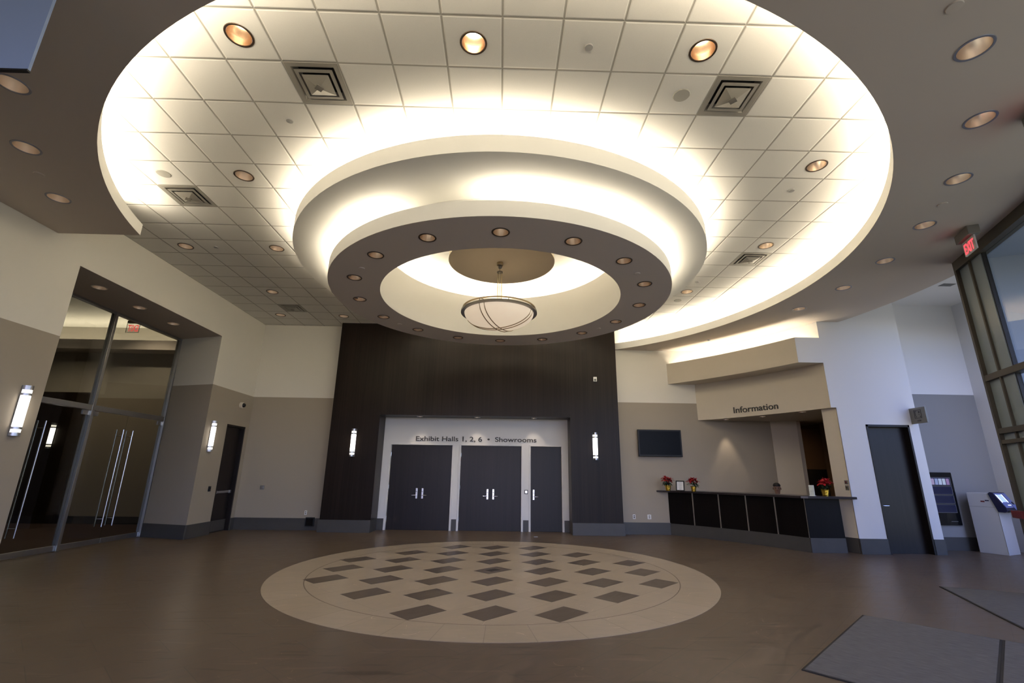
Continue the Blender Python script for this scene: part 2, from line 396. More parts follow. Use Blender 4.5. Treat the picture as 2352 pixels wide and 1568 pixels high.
# radial joints in the border: brick in polar coordinates
nt = ob.data.materials[0].node_tree
gx = [n for n in nt.nodes if n.bl_idname == 'ShaderNodeMapping'][0]
g = nt.nodes.new('ShaderNodeTexCoord'); sp = nt.nodes.new('ShaderNodeSeparateXYZ'); nt.links.new(g.outputs['Object'], sp.inputs[0])
an = mnode(nt, 'MULTIPLY', mnode(nt, 'ARCTAN2', sp.outputs[1], sp.outputs[0]), 3.3)
rd = mnode(nt, 'SQRT', mnode(nt, 'ADD', mnode(nt, 'MULTIPLY', sp.outputs[0], sp.outputs[0]), mnode(nt, 'MULTIPLY', sp.outputs[1], sp.outputs[1])))
cb = nt.nodes.new('ShaderNodeCombineXYZ'); nt.links.new(an, cb.inputs[0]); nt.links.new(mnode(nt, 'ADD', rd, .7), cb.inputs[1])
br = [n for n in nt.nodes if n.bl_idname == 'ShaderNodeTexBrick'][0]; nt.links.new(cb.outputs[0], br.inputs[0])
mb = MB(); mb.lathe([(RI - .008, .0004), (RI - .008, .0026), (RI + .008, .0026), (RI + .008, .0004)], 128); mb.build('joint_ring', mat('brown_grout', (.20, .16, .12), .6), med)
mb = MB(); mb.prism(circ(0, 0, RI - .008, 128), .0005, .003); mb.build('pale_field', M_pale, med)
def diamond(cx, cy, a, b, z0, z1):
    p = []
    for su, sv in ((-1, -1), (1, -1), (1, 1), (-1, 1)):
        u, v = su * a / 2, sv * b / 2
        p.append((cx + (u - v) * .7071, cy + (u + v) * .7071))
    return MB().prism(p, z0, z1)
first = None
for j in range(-3, 4):
    for i in range(-3, 4):
        if abs(i) + abs(j) > 4: continue
        if first is None: first = o = diamond(0, 0, .555, .375, .003, .0042).build('inlay_tile', M_inlay, med)
        else: o = first.copy(); COL.objects.link(o)
        o.location = (-.024 + i * .847, .015 - j * .845 * 1.0 - .0 + (-.02 * i), 0)
        if i == 0 and j == 0:
            diamond(0, 0, .22, .15, .0042, .005).build('centre_tile', M_joint, o)

# ------------------------------------------------------------------ ceilings
tl_holes = [circ(x, y, RT_T) for x, y, *_ in TL]
vt_holes = [rect(TX0 + i * TILE + .03, TX0 + (i + 1) * TILE - .03, TY0 + j * TILE + .03, TY0 + (j + 1) * TILE - .03) for i, j, _ in VENTS]
mb = MB(); hsheet(mb, rect(WX - .1, 7.6, 1.5, 14.3), [circ(CX, CY, 2.72, 96)] + tl_holes + vt_holes, CE)
struct(mb.build('ceiling', M_tile, fix=False), 'white square ceiling tiles in the round opening', 'ceiling')

# soffit with round opening
aR = atan2(YR - CY, 3.43 - CX); aL = atan2(7.13 - CY, -6.05 - CX)      # arc ends (back right, left)
aL2 = aL if aL > 0 else aL + 2 * pi
NA = 120
def oarc(r):  # from back right clockwise through the near side to the left end
    return [(CX + r * cos(aR + (aL2 - 2 * pi - aR) * i / NA), CY + r * sin(aR + (aL2 - 2 * pi - aR) * i / NA)) for i in range(NA + 1)]
o1 = oarc(RO)
eR = [(CX + 8.62 * cos(a), CY + 8.62 * sin(a)) for a in [radians(-6 + (14 + 6) * i / 16) for i in range(17)]]
outer = [(WX, -9), (1.2, -9), gp(0), ] + eR + [(8.2, 10.9), (7.74, 10.9)] + ARC_A.pts(1, 0, 16) + [(5.89, 13.95), (o1[0][0], 13.95)] + o1 + [(WX, 7.13)]
mb = MB(); hsheet(mb, outer, [circ(x, y, RT_T) for x, y, *_ in SL], ZS)
struct(mb.build('ceiling_soffit', M_taupe, fix=False), 'flat taupe soffit ceiling around the round opening', 'ceiling')
mb = MB()   # white lip of the opening, its ledge and the back of its cove
o2, o3 = oarc(RO + .04), oarc(RO + .55)
ZL = 5.505
for i in range(NA):
    a, b = o1[i], o1[i + 1]; c, d = o2[i], o2[i + 1]; e, f = o3[i], o3[i + 1]
    mb.quad((*a, ZS), (*b, ZS), (*b, ZL), (*a, ZL)); mb.quad((*a, ZL), (*b, ZL), (*d, ZL), (*c, ZL))
    mb.quad((*c, ZL), (*d, ZL), (*d, ZS + .05), (*c, ZS + .05)); mb.quad((*c, ZS + .05), (*d, ZS + .05), (*f, ZS + .05), (*e, ZS + .05))
    mb.quad((*e, ZS + .05), (*f, ZS + .05), (*f, CE), (*e, CE))
le = o1[-1]
mb.quad((WX, 7.13, ZS), (*le, ZS), (*le, ZL), (WX, 7.13, ZL)); mb.quad((WX, 7.13, ZL), (*o2[-1], ZL), (*o3[-1], CE), (WX, 7.13, CE))
mb.quad((*le, ZS), (*o3[-1], ZS), (*o3[-1], ZL), (*le, ZL))
struct(mb.build('trim_1', M_white, smooth=True), 'white curved lip of the round ceiling opening', 'ceiling trim')
mb = MB()
e2 = eR
for i in range(len(e2) - 1): mb.quad((*e2[i], ZS), (*e2[i + 1], ZS), (*e2[i + 1], 6.08), (*e2[i], 6.08))
mb.quad((*e2[-1], ZS), (8.2, 10.9, ZS), (8.2, 10.9, 6.08), (*e2[-1], 6.08)); mb.quad((*gp(0), ZS), (*e2[0], ZS), (*e2[0], 6.08), (*gp(0), 6.08))
struct(mb.build('trim_2', M_taupe), 'taupe curved outer edge of the soffit over the alcove', 'ceiling trim')
mb = MB(); hsheet(mb, [(7.5, 6.6), (12.4, 8.6), (12.4, 11.9), (7.5, 11.9)], [], 6.06)
struct(mb.build('ceiling_alcove', M_white2, fix=False), 'white higher ceiling of the right alcove', 'ceiling')

# ------------------------------------------------------------------ tiered ring
ring = thing('suspended_ceiling_ring', 'huge two-tier round white ceiling ring with grey underside hung above the medallion', 'ceiling ring', (CX, CY, 0))
G = 128
mb = MB(); mb.lathe([(3.855, 5.385), (3.855, 5.635), (3.82, 5.635), (3.82, 5.43), (3.3, 5.43), (3.3, 5.94)], G); mb.build('upper_tier', M_white, ring, smooth=True)
mb = MB(); mb.lathe([(2.85, 5.385), (3.855, 5.385)], G); mb.build('upper_underside', M_white, ring, smooth=True)
mb = MB(); mb.lathe([(3.235, 4.865), (3.235, 5.105), (3.20, 5.105), (3.20, 4.91), (2.85, 4.91), (2.85, 5.385)], G); mb.build('lower_tier', M_white, ring, smooth=True)
mb = MB(); hsheet(mb, circ(0, 0, 3.235, G), [circ(0, 0, 2.325, G)] + [circ(x - CX, y - CY, RT_R) for x, y, _ in RL], 4.865)
u = mb.build('lower_underside', M_greyc, ring, fix=False); u['label'] = 'grey flat underside of the lower ring'
mb = MB(); mb.lathe([(2.325, 4.865), (2.325, 5.84), (2.36, 5.84), (2.36, 5.78), (2.7, 5.78), (2.7, 6.30), (0, 6.30)], G); mb.build('inner_cylinder', M_white, ring, smooth=True)
mb = MB(); mb.lathe([(.9, 6.30), (.9, 5.83), (1.07, 5.83), (1.075, 5.72), (0, 5.72)], 96); u = mb.build('centre_disc', M_disc, ring, smooth=True); u['label'] = 'tan round disc above the lamp'
for x, y in ((-2.377, 7.267), (2.263, 7.225), (-2.366, 10.302), (2.241, 10.329)):
    mb = MB(); mb.lathe([(.05, 0), (.045, -.012), (0, -.014)], 20, (x - CX, y - CY, 4.865)); mb.build('cover_plate', M_greyc, ring, smooth=True)

# ------------------------------------------------------------------ downlights
def make_downlight(name, r, trim, refl, lamp, label, group):
    t = thing(name, label, 'ceiling light', group=group)
    mb = MB(); mb.lathe([(r - .004, .01), (r - .002, -.006), (r + .016, -.006), (r + .02, .0005)], 32); mb.build('trim_ring', trim, t, smooth=True)
    mb = MB(); mb.lathe([(r - .004, 0), (r * .93, .07), (r * .8, .13), (r * .52, .19)], 32); mb.build('reflector', refl, t, smooth=True)
    mb = MB(); mb.lathe([(r * .54, .185), (r * .3, .165), (0, .155)], 24); mb.build('lamp', lamp, t, smooth=True)
    return t
def place(proto, first, x, y, z, lab):
    o = proto if first else copy_tree(proto)
    o.location = (x, y, z); o['label'] = lab; return o
gset = 'recessed downlights among the ceiling tiles'
p_on = make_downlight('downlight', RT_T, M_bronze, mat('amber_reflector', (.82, .64, .48), .22, 1.), M_lampon, '', gset); f = True
for x, y, lab, lit in TL:
    if lit: place(p_on, f, x, y, CE, lab); f = False
p_off = make_downlight('downlight', RT_T, M_bronze, M_reflect2, M_lampoff, '', gset); f = True
for x, y, lab, lit in TL:
    if not lit: place(p_off, f, x, y, CE, lab); f = False
p = make_downlight('downlight', RT_T, mat('grey_trim', (.26, .26, .29), .4, .5), M_reflect2, M_lampoff, '', 'recessed downlights in the soffit')
for k, (x, y, lab) in enumerate(SL): place(p, k == 0, x, y, ZS, lab)
p = make_downlight('downlight', RT_R, M_bronze, M_reflect, M_lampoff, '', 'downlights around the underside of the ring')
for k, (x, y, lab) in enumerate(RL): place(p, k == 0, x, y, 4.865, lab)

# ------------------------------------------------------------------ vents, speakers, plates
def frust(mb, h0, z0, h1, z1, mi=0):
    v = [(sx * h, sy * h, z) for h, z in ((h0, z0), (h1, z1)) for sx, sy in ((-1, -1), (1, -1), (1, 1), (-1, 1))]
    mb.add(v, [(i, (i + 1) % 4, 4 + (i + 1) % 4, 4 + i) for i in range(4)], mi)
pv = None
for i, j, lab in VENTS:
    x, y = tile_c(i, j)
    if pv is None:
        pv = v = thing('ceiling_vent', lab, 'air vent', group='square air vents in the tile ceiling')
        h = TILE / 2 - .008
        mb = MB(); frust(mb, h, -.003, h - .055, -.003); frust(mb, h - .055, -.003, h - .10, .075); frust(mb, h, -.003, h, .012); mb.build('frame', M_diff, v)
        mb = MB(); frust(mb, .215, -.012, .165, .05); frust(mb, .215, -.012, .175, -.014); mb.build('outer_louver', M_diff, v)
        mb = MB(); frust(mb, .15, -.018, .10, .035); frust(mb, .15, -.018, .03, -.055); mb.quad((-.03, -.03, -.055), (.03, -.03, -.055), (.03, .03, -.055), (-.03, .03, -.055)); cpl = mb.build('centre_plate', M_diff, v)
        mb = MB(); mb.prism([(.058, 0), (0, .058), (-.058, 0), (0, -.058)], -.062, -.054); mb.build('knob_plate', M_knob, cpl)
        mb = MB(); mb.quad((-h + .03, -h + .03, .12), (h - .03, -h + .03, .12), (h - .03, h - .03, .12), (-h + .03, h - .03, .12))
        frust(mb, h - .03, .0, h - .03, .12); mb.build('duct_box', M_duct, v)
    else: v = copy_tree(pv)
    v.location = (x, y, CE); v['label'] = lab
def disc_thing(name, r, x, y, z, mm, label, cat, group, drop=.012):
    mb = MB(); mb.lathe([(r, 0), (r * .93, -drop), (0, -drop * 1.3)], 28)
    o = mb.build(name, mm, smooth=True); o.location = (x, y, z); return tag(o, label, cat, group)
M_spk = mat('speaker_grille', (.40, .385, .34), .7)
M_plate2 = mat('cover_plate_grey', (.36, .35, .34), .6)
for i, j, lab in ((3, 1, 'round speaker grille in the tiles left of the vent at the top right'), (-9, 4, 'round speaker grille in the tiles next to the left square vent'), (7, 12, 'small round speaker grille in the far right tiles beyond the ring')):
    disc_thing('ceiling_speaker', .10, *tile_c(i, j), CE, M_spk, lab, 'speaker', 'round speakers in the tile ceiling', .008)
for i, j, lab in ((1, 0, 'small round cover plate in the tiles at the top, right of the centre downlight'), (-5, 2, 'small round cover plate in the tiles below the vent at the top left'),
                  (-10, 8, 'small round cover plate in the left tiles past the soffit corner'), (7, 4, 'small round cover plate in the right tiles behind the right-hand downlight'),
                  (7, 10, 'small round cover plate in the far right tiles near the ring')):
    disc_thing('sprinkler_cover', .045, *tile_c(i, j), CE, M_plate2, lab, 'ceiling plate', 'small round plates in the tile ceiling', .014)
for x, y, lab in ((3.649, 2.84, 'round cover plate in the grey soffit at the very top right'), (6.16, 5.643, 'round cover plate in the grey soffit between two right downlights'), (-6.16, 5.497, 'faint round cover plate in the brown soffit on the left')):
    disc_thing('sprinkler_cover', .06, x, y, ZS, M_taupe, lab, 'ceiling plate', 'round plates in the soffit', .012)
disc_thing('ceiling_sprinkler', .035, 5.857, 12.581, ZS, M_whiteplate, 'small white sprinkler in the soffit above the information bulkhead', 'sprinkler', None, .03)
mb = MB(); mb.box(-.15, .15, -.08, .08, -.006, .004)
for k in range(2): mb.box(-.13 + k * .14, -.01 + k * .14, -.06, .06, -.009, -.006)
o = mb.build('ceiling_grille', [M_greyplate]); o.location = (10.6, 10.1, 6.06); tag(o, 'small dark grille in the white alcove ceiling at the right', 'air vent')

# ------------------------------------------------------------------ walls
def baseboard(name, pts, lab, th=.02, h=.315):
    mb = MB()
    for (a, b) in zip(pts[:-1], pts[1:]):
        d = (Vector(b) - Vector(a)).normalized(); n = Vector((d.y, -d.x)) * th
        mb.prism([a, b, (b[0] + n.x, b[1] + n.y), (a[0] + n.x, a[1] + n.y)], 0, h)
    return struct(mb.build(name, M_base), lab, 'baseboard')
RY0, RY1, RZ = 7.66, 11.98, 4.97     # recess of the glass doors
DY0, DY1, DZ = 12.93, 13.87, 2.78    # single door in the left wall
mb = MB()
vsheet(mb, (WX, 0), (0, 1), [(-9, 0), (YB, 0), (YB, 6), (-9, 6)], [rect(RY0, RY1, -.0, RZ)[:0] or [(RY0, .0001), (RY1, .0001), (RY1, RZ), (RY0, RZ)], [(DY0, .0001), (DY1, .0001), (DY1, DZ), (DY0, DZ)]])

mb.quad((WX, RY1, 0), (GX - .05, 12.40, 0), (GX - .05, 12.40, RZ + .1), (WX, RY1, RZ + .1)); mb.quad((WX, RY0, 0), (GX - .05, RY0 - .1, 0), (GX - .05, RY0 - .1, RZ + .1), (WX, RY0, RZ + .1))
mb.quad((WX, DY0, 0), (WX - .12, DY0, 0), (WX - .12, DY0, DZ), (WX, DY0, DZ)); mb.quad((WX, DY1, 0), (WX - .12, DY1, 0), (WX - .12, DY1, DZ), (WX, DY1, DZ)); mb.quad((WX, DY0, DZ), (WX, DY1, DZ), (WX - .12, DY1, DZ), (WX - .12, DY0, DZ))
mb.quad((WX - .3, DY0 - .2, 0), (WX - .3, DY1 + .15, 0), (WX - .3, DY1 + .15, 3), (WX - .3, DY0 - .2, 3))  # unseen backing sheet added behind the side door to stop light leaking in
struct(mb.build('wall_left', M_wall), 'left wall, white above and beige below, with the glass door recess', 'wall')
RSL = [(-7.868, 8.678, 'nearest of three downlights over the glass doors'), (-7.931, 9.819, 'middle one of three downlights over the glass doors'), (-7.961, 10.954, 'farthest of three downlights over the glass doors')]
mb = MB(); hsheet(mb, [(WX, RY0), (WX, RY1), (GX - .06, 12.42), (GX - .06, RY0 - .1)], [circ(x, y, .11) for x, y, _ in RSL], RZ)
struct(mb.build('ceiling_recess', M_taupe, fix=False), 'taupe ceiling of the glass door recess', 'ceiling')
p = make_downlight('downlight', .11, M_reflect2, M_reflect2, M_lampoff, '', 'downlights over the glass doors')
for k, (x, y, lab) in enumerate(RSL): place(p, k == 0, x, y, RZ, lab)
mb = MB()
mb.quad((WX, YB, 0), (-4.6, YB, 0), (-4.6, YB, 6), (WX, YB, 6))
struct(mb.build('wall_back', M_wall), 'back wall left of the wood portal, white above and beige below', 'wall')
mb = MB(); mb.quad((3.2, YR, 0), (8.4, YR, 0), (8.4, YR, 5.6), (3.2, YR, 5.6))
mb.quad((3.2, YR, 5.6), (5, YR, 5.6), (5, YR, 6), (3.2, YR, 6))
struct(mb.build('wall_right', M_wall), 'back wall right of the wood portal behind the television', 'wall')
mb = MB()   # closing walls behind the camera
vsheet(mb, (WX, -9), (1, 0), [(0, 0), (8.6, 0), (8.6, 6), (0, 6)], [[(3.2, .1), (8.4, .1), (8.4, 5), (3.2, 5)], [(.2, 2.9), (3.0, 2.9), (3.0, 5.2), (.2, 5.2)]])  # unseen upper opening added to let more daylight reach the left side
struct(mb.build('wall_rear', M_white2), 'rear wall behind the camera', 'wall')
# white wall on the right
WR = 10.82
RDX0, RDX1, RDZ = 8.53, 9.56, 2.80
mb = MB()
out = [(7.905, 0), (9.80, 0), (9.80, 6.08), (8.1, 6.08), (8.1, 5.32), (7.78, 5.32), (7.78, 4.895), (7.17, 4.895), (7.17, 4.265), (7.78, 4.265), (7.78, 3.185), (7.905, 3.185)]
vsheet(mb, (0, WR), (1, 0), out, [[(RDX0, .0001), (RDX1, .0001), (RDX1, RDZ), (RDX0, RDZ)]])
mb.quad((9.80, WR, 0), (9.80, 11.5, 0), (9.80, 11.5, 6.08), (9.80, WR, 6.08))
for a, b in ((RDX0, RDX0), (RDX1, RDX1)): mb.quad((a, WR, 0), (a, WR + .2, 0), (a, WR + .2, RDZ), (a, WR, RDZ))
mb.quad((RDX0 - .1, WR + .21, 0), (RDX1 + .1, WR + .21, 0), (RDX1 + .1, WR + .21, RDZ + .1), (RDX0 - .1, WR + .21, RDZ + .1))
struct(mb.build('wall_right_door', M_white2), 'white wall with the dark door on the right', 'wall')
mb = MB(); mb.quad((9.80, 11.5, 0), (12.02, 11.5, 0), (12.02, 11.5, 6.08), (9.80, 11.5, 6.08))
struct(mb.build('wall_alcove', M_alc), 'alcove wall, white above and grey-beige below', 'wall')
mb = MB(); mb.quad((12.02, 11.5, 0), (12.02, 9.1, 0), (12.02, 9.1, 6.08), (12.02, 11.5, 6.08))
struct(mb.build('wall_alcove_side', M_white2), 'white side wall of the alcove at the right', 'wall')
baseboard('baseboard_left', [(WX, -8.9), (WX, RY0)], 'grey stone base of the near left wall')
baseboard('baseboard_left_far', [(GX, 12.385), (WX, RY1), (WX, DY0)], 'grey stone base between the glass doors and the dark side door')
baseboard('baseboard_left_corner', [(WX, DY1), (WX, YB), (-4.7, YB)], 'grey stone base in the back left corner')
baseboard('baseboard_back', [(3.35, YR), (4.85, YR)], 'grey stone base under the television wall')
baseboard('baseboard_right', [(7.905, WR), (RDX0 - .0, WR)], 'grey stone base left of the right-hand dark door')
baseboard('baseboard_right_end', [(RDX1, WR), (9.80, WR)], 'grey stone base right of the right-hand dark door')
baseboard('baseboard_alcove', [(9.8, 11.5), (12.02, 11.5)], 'grey stone base in the alcove', h=.29)

# ------------------------------------------------------------------ wood portal (local: u along, v depth)
PRZ = atan2(13.53 - 13.67, 8.275)
PO = (-4.872, 13.67, 0)
portal = thing('wood_portal', 'tall dark espresso wood portal surround framing the exhibit hall doors', 'portal', PO, PRZ)
PW, PU0, PU1, PZ = 8.285, 1.39, 6.885, 3.178
mb = MB()
vsheet(mb, (0, 0), (1, 0), [(0, .3), (PU0, .3), (PU0, PZ), (PU1, PZ), (PU1, .3), (PW, .3), (PW, CE - .002), (0, CE - .002)], [])
mb.quad((0, 0, .3), (0, .9, .3), (0, .9, CE), (0, 0, CE)); mb.quad((PW, 0, .3), (PW, .9, .3), (PW, .9, CE), (PW, 0, CE))
mb.quad((PU0, 0, .3), (PU0, .68, .3), (PU0, .68, PZ), (PU0, 0, PZ)); mb.quad((PU1, 0, .3), (PU1, .68, .3), (PU1, .68, PZ), (PU1, 0, PZ))
PL = [(1.5 + .98, .33), (4.18, .36), (5.86, .36)]
v_, f_ = sheet([(PU0, 0), (PU1, 0), (PU1, .68), (PU0, .68)], [circ(x, y, .07, 20) for x, y in PL]); mb.add([(x, y, PZ) for x, y in v_], f_)
mb.build('panelling', M_wood, portal, fix=False)
for a, b in ((-.03, PU0 + .0), (PU1, PW + .03)):
    mb = MB(); mb.box(a, b, -.035, .66, 0, .318); mb.build('plinth', M_base, portal, bevel=.004)
def ploc(u, v, z=0.): c, s = cos(PRZ), sin(PRZ); return (PO[0] + u * c - v * s, PO[1] + u * s + v * c, z)
p = make_downlight('downlight', .07, M_chrome, M_reflect2, M_lampw, '', 'small downlights over the exhibit hall doors')
for k, (x, y) in enumerate(PL):
    place(p, k == 0, *ploc(x, y, PZ), ['small downlight over the exhibit hall doors, the left one', 'small downlight over the exhibit hall doors, the middle one', 'small downlight over the exhibit hall doors, the right one'][k])
# wall with the doors
DW = [(1.63, 3.445, 2), (3.705, 5.50, 2), (5.775, 6.685, 1)]
VW, VD, DTOP = .66, .73, 2.375
mb = MB(); hl = [[(a - .045, .0001), (b + .045, .0001), (b + .045, DTOP + .045), (a - .045, DTOP + .045)] for a, b, _ in DW]
vsheet(mb, (0, VW), (1, 0), [(PU0 - .1, 0), (PU1 + .1, 0), (PU1 + .1, PZ + .1), (PU0 - .1, PZ + .1)], hl)
mb.quad((.9, .95, -.01), (7.4, .95, -.01), (7.4, .95, 3.4), (.9, .95, 3.4))  # unseen sheet added behind the doors to block light under the leaves
ob = mb.build('wall_doors', M_white2); ob.location = PO; ob.rotation_euler = (0, 0, PRZ)
struct(ob, 'pale wall around the three exhibit hall doors', 'wall')
mb = MB()
for a, b in ((PU0, DW[0][0] - .06), (DW[0][1] + .06, DW[1][0] - .06), (DW[1][1] + .06, DW[2][0] - .06), (DW[2][1] + .06, PU1)): mb.box(a, b, VW - .02, VW + .005, 0, .31)
ob = mb.build('baseboard_doors', M_base); ob.location = PO; ob.rotation_euler = (0, 0, PRZ); struct(ob, 'grey stone base pieces between the exhibit hall doors', 'baseboard')
def lever(parent, x, y, z, sgn, n=-1):
    """escutcheon plate with lever on the side n*y"""
    mb = MB(); mb.box(x - .028, x + .028, y + n * .012, y, z - .145, z + .145); o = mb.build('lock_plate', M_chrome, parent, bevel=.01)
    mb = MB(); mb.tube([(x, y + n * .01, z - .05), (x, y + n * .05, z - .05), (x + sgn * .03, y + n * .058, z - .05), (x + sgn * .13, y + n * .055, z - .052)], [.010, .010, .010, .008], 10); mb.build('lever', M_chrome, o, smooth=True)
    mb = MB(); mb.tube([(x, y + n * .012, z + .05), (x, y + n * .022, z + .05)], .014, 14); mb.build('cylinder_lock', M_pewter, o, smooth=True)
dlab = ['left dark wood double door under the exhibit halls lettering', 'middle dark wood double door under the exhibit halls lettering', 'single dark wood door at the right under the lettering']
for k, (a, b, n) in enumerate(DW):
    d = thing('door_%d' % (k + 1), dlab[k], 'door', PO, PRZ); d['kind'] = 'structure'
    mb = MB()
    mb.box(a - .05, a, VW - .012, VD + .06, 0, DTOP + .05); mb.box(b, b + .05, VW - .012, VD + .06, 0, DTOP + .05); mb.box(a, b, VW - .012, VD + .06, DTOP, DTOP + .05)
    mb.build('door_frame', M_white2, d, bevel=.003)
    w = (b - a) / n
    for i in range(n):
        mb = MB(); mb.box(a + i * w + .003, a + (i + 1) * w - .003, VD, VD + .045, .002, DTOP - .004); lf = mb.build('door_leaf', M_door, d, bevel=.002)
        left_side = (i == 0 and n == 2)
        hx = (a + w - .085) if left_side else (a + (i * w) + (.085 if n == 2 else .09))
        lever(lf, hx, VD, 1.0, -1 if left_side else 1)
        if i == 1:
            mb = MB(); mb.box(a + w - .004, a + w + .055, VD - .006, VD + .002, .003, DTOP - .01); mb.build('astragal', M_door, lf)
        if k == 2 or i == n - 1 or i == 0:
            hxx = (a + .0) if i == 0 and n == 2 else b - .0
            mb = MB(); mb.tube([(hxx, VD - .008, .25), (hxx, VD - .008, .36)], .009, 8); mb.tube([(hxx, VD - .008, 2.05), (hxx, VD - .008, 2.16)], .009, 8); mb.tube([(hxx, VD - .008, 1.12), (hxx, VD - .008, 1.23)], .009, 8); mb.build('hinge', M_chrome, lf, smooth=True)

# ------------------------------------------------------------------ lettering
def text_mesh(body, font_off=.0):
    cu = bpy.data.curves.new('t', 'FONT'); cu.body = body; cu.size = 1; cu.offset = font_off; cu.extrude = .05; cu.resolution_u = 6
    o = bpy.data.objects.new('t', cu); COL.objects.link(o); bpy.context.view_layer.update()
    me = bpy.data.meshes.new_from_object(o.evaluated_get(bpy.context.evaluated_depsgraph_get()))
    bpy.data.objects.remove(o); bpy.data.curves.remove(cu)
    xs = [v.co.x for v in me.vertices]; return me, min(xs), max(xs)
def lettering(name, body, mm, fn, off=.012, cap=.729, label=None, cat='lettering', parent=None):
    """fn(u 0..1 along, h 0..1 cap height, d depth metres) -> world point"""
    me, x0, x1 = text_mesh(body, off)
    for v in me.vertices: v.co = Vector(fn((v.co.x - x0) / (x1 - x0), v.co.y / cap, (v.co.z + .05) / .1))
    me.materials.clear(); me.materials.append(mm)
    b = bmesh.new(); b.from_mesh(me); bmesh.ops.recalc_face_normals(b, faces=b.faces); b.to_mesh(me); b.free()
    o = bpy.data.objects.new(name, me); COL.objects.link(o)
    if parent is not None: o.parent = parent
    if label: tag(o, label, cat)
    return o
lettering('sign_lettering', 'Exhibit Halls 1, 2, 6  \u2022  Showrooms', M_letter,
          lambda u, h, d: ploc(2.345 + u * 3.60, VW - .002 - d * .012, 2.495 + h * .142), label='charcoal words naming exhibit halls and showrooms above the dark double doors')
def inf(u, h, d):
    t = .297 + u * (.636 - .297); return (*ARC_A.p(t, -.002 - d * .012), 3.308 + h * .172)
lettering('sign_lettering', 'Information', M_letter, inf, label='charcoal word Information on the curved wall over the reception desk')

# ------------------------------------------------------------------ information bay
mb = MB()
arc_wall(mb, ARC_A, 0, 1, 0, .12, 3.185, 4.3)
struct(mb.build('wall_information', M_cream), 'curved cream wall above the reception opening', 'wall')
mb = MB(); arc_wall(mb, ARC_B, 0, 1, 0, .05, 4.265, 4.895)
bt, at = ARC_B.pts(0, 1, 24), ARC_A.pts(0, 1, 24)
for i in range(24):
    mb.quad((*bt[i], 4.266), (*bt[i + 1], 4.266), (*at[i + 1], 4.266), (*at[i], 4.266)); mb.quad((*ARC_B.p(i / 24, .05), 4.5), (*ARC_B.p((i + 1) / 24, .05), 4.5), (*at[i + 1], 4.5), (*at[i], 4.5))
struct(mb.build('bulkhead_1', M_cream), 'curved cream bulkhead band above the information wall', 'bulkhead')
mb = MB(); arc_wall(mb, ARC_A, 0, 1, .0, .05, 4.3, 5.32)
struct(mb.build('wall_cove', M_white), 'cream back of the lit cove above the bulkhead', 'wall')
# niche ceiling with its downlights
NL = [(6.42, 13.55), (7.02, 12.62), (7.55, 11.62)]
NL = [(6.675 - .1, 13.55), (7.2, 12.72), (7.64, 11.67)]
mb = MB(); hsheet(mb, ARC_A.pts(0, 1, 20) + [(9.8, 10.84), (9.8, 16.5), (5.89, 16.5)], [circ(x, y, .085, 20) for x, y in NL], 3.187)
struct(mb.build('ceiling_reception', M_cream, fix=False), 'ceiling over the reception desk', 'ceiling')
p = make_downlight('downlight', .085, M_chrome, M_reflect2, M_lampw, '', 'small downlights over the reception desk')
for k, (x, y) in enumerate(NL): place(p, k == 0, x, y, 3.187, ['small downlight over the reception desk, the left one nearest the television', 'small downlight over the reception desk, the middle one', 'small downlight over the reception desk, the right one'][k])
# pier at the right end of the opening
tp = .905
mb = MB(); arc_wall(mb, ARC_A, tp, 1.0, .125, .27, 0, 3.187, n=6)
struct(mb.build('wall_pier', M_cream), 'cream pier between the reception opening and the white wall', 'wall')
mb = MB(); arc_wall(mb, ARC_A, tp, 1.0, .105, .125, 0, .315, n=6)
struct(mb.build('baseboard_pier', M_base), 'grey stone base of the cream pier', 'baseboard')
# back of the niche: pilaster, passage, brown office wall
mb = MB(); mb.prism([(8.06, 13.89), (8.70, 13.66), (8.70, 14.4), (8.06, 14.4)], 0, 3.187); mb.box(8.70, 8.90, 13.80, 14.5, 0, 3.187)
struct(mb.build('wall_reception', M_cream), 'pale pilaster at the back of the reception', 'wall')
mb = MB(); mb.quad((8.5, 16.2, 0), (12, 16.2, 0), (12, 16.2, 3.3), (8.5, 16.2, 3.3)); mb.quad((8.5, 16.2, 0), (8.5, 14.4, 0), (8.5, 14.4, 3.3), (8.5, 16.2, 3.3)); mb.quad((12, 16.2, 0), (12, 14.2, 0), (12, 14.2, 3.3), (12, 16.2, 3.3)); mb.quad((8.4, 14.2, 3.2), (12, 14.2, 3.2), (12, 16.3, 3.2), (8.4, 16.3, 3.2)); mb.quad((9.75, 10.9, 0), (9.75, 14.2, 0), (9.75, 14.2, 3.3), (9.75, 10.9, 3.3)); mb.quad((9.75, 14.2, 0), (12, 14.2, 0), (12, 14.2, 3.3), (9.75, 14.2, 3.3))
struct(mb.build('wall_office', M_brown), 'warm brown office wall behind the reception', 'wall')
mb = MB(); mb.box(8.9, 11.2, 15.4, 16.1, 0, 1.85); c = mb.build('office_cabinet', M_black, bevel=.01); tag(c, 'black cabinet in the dark office behind the reception', 'cabinet')

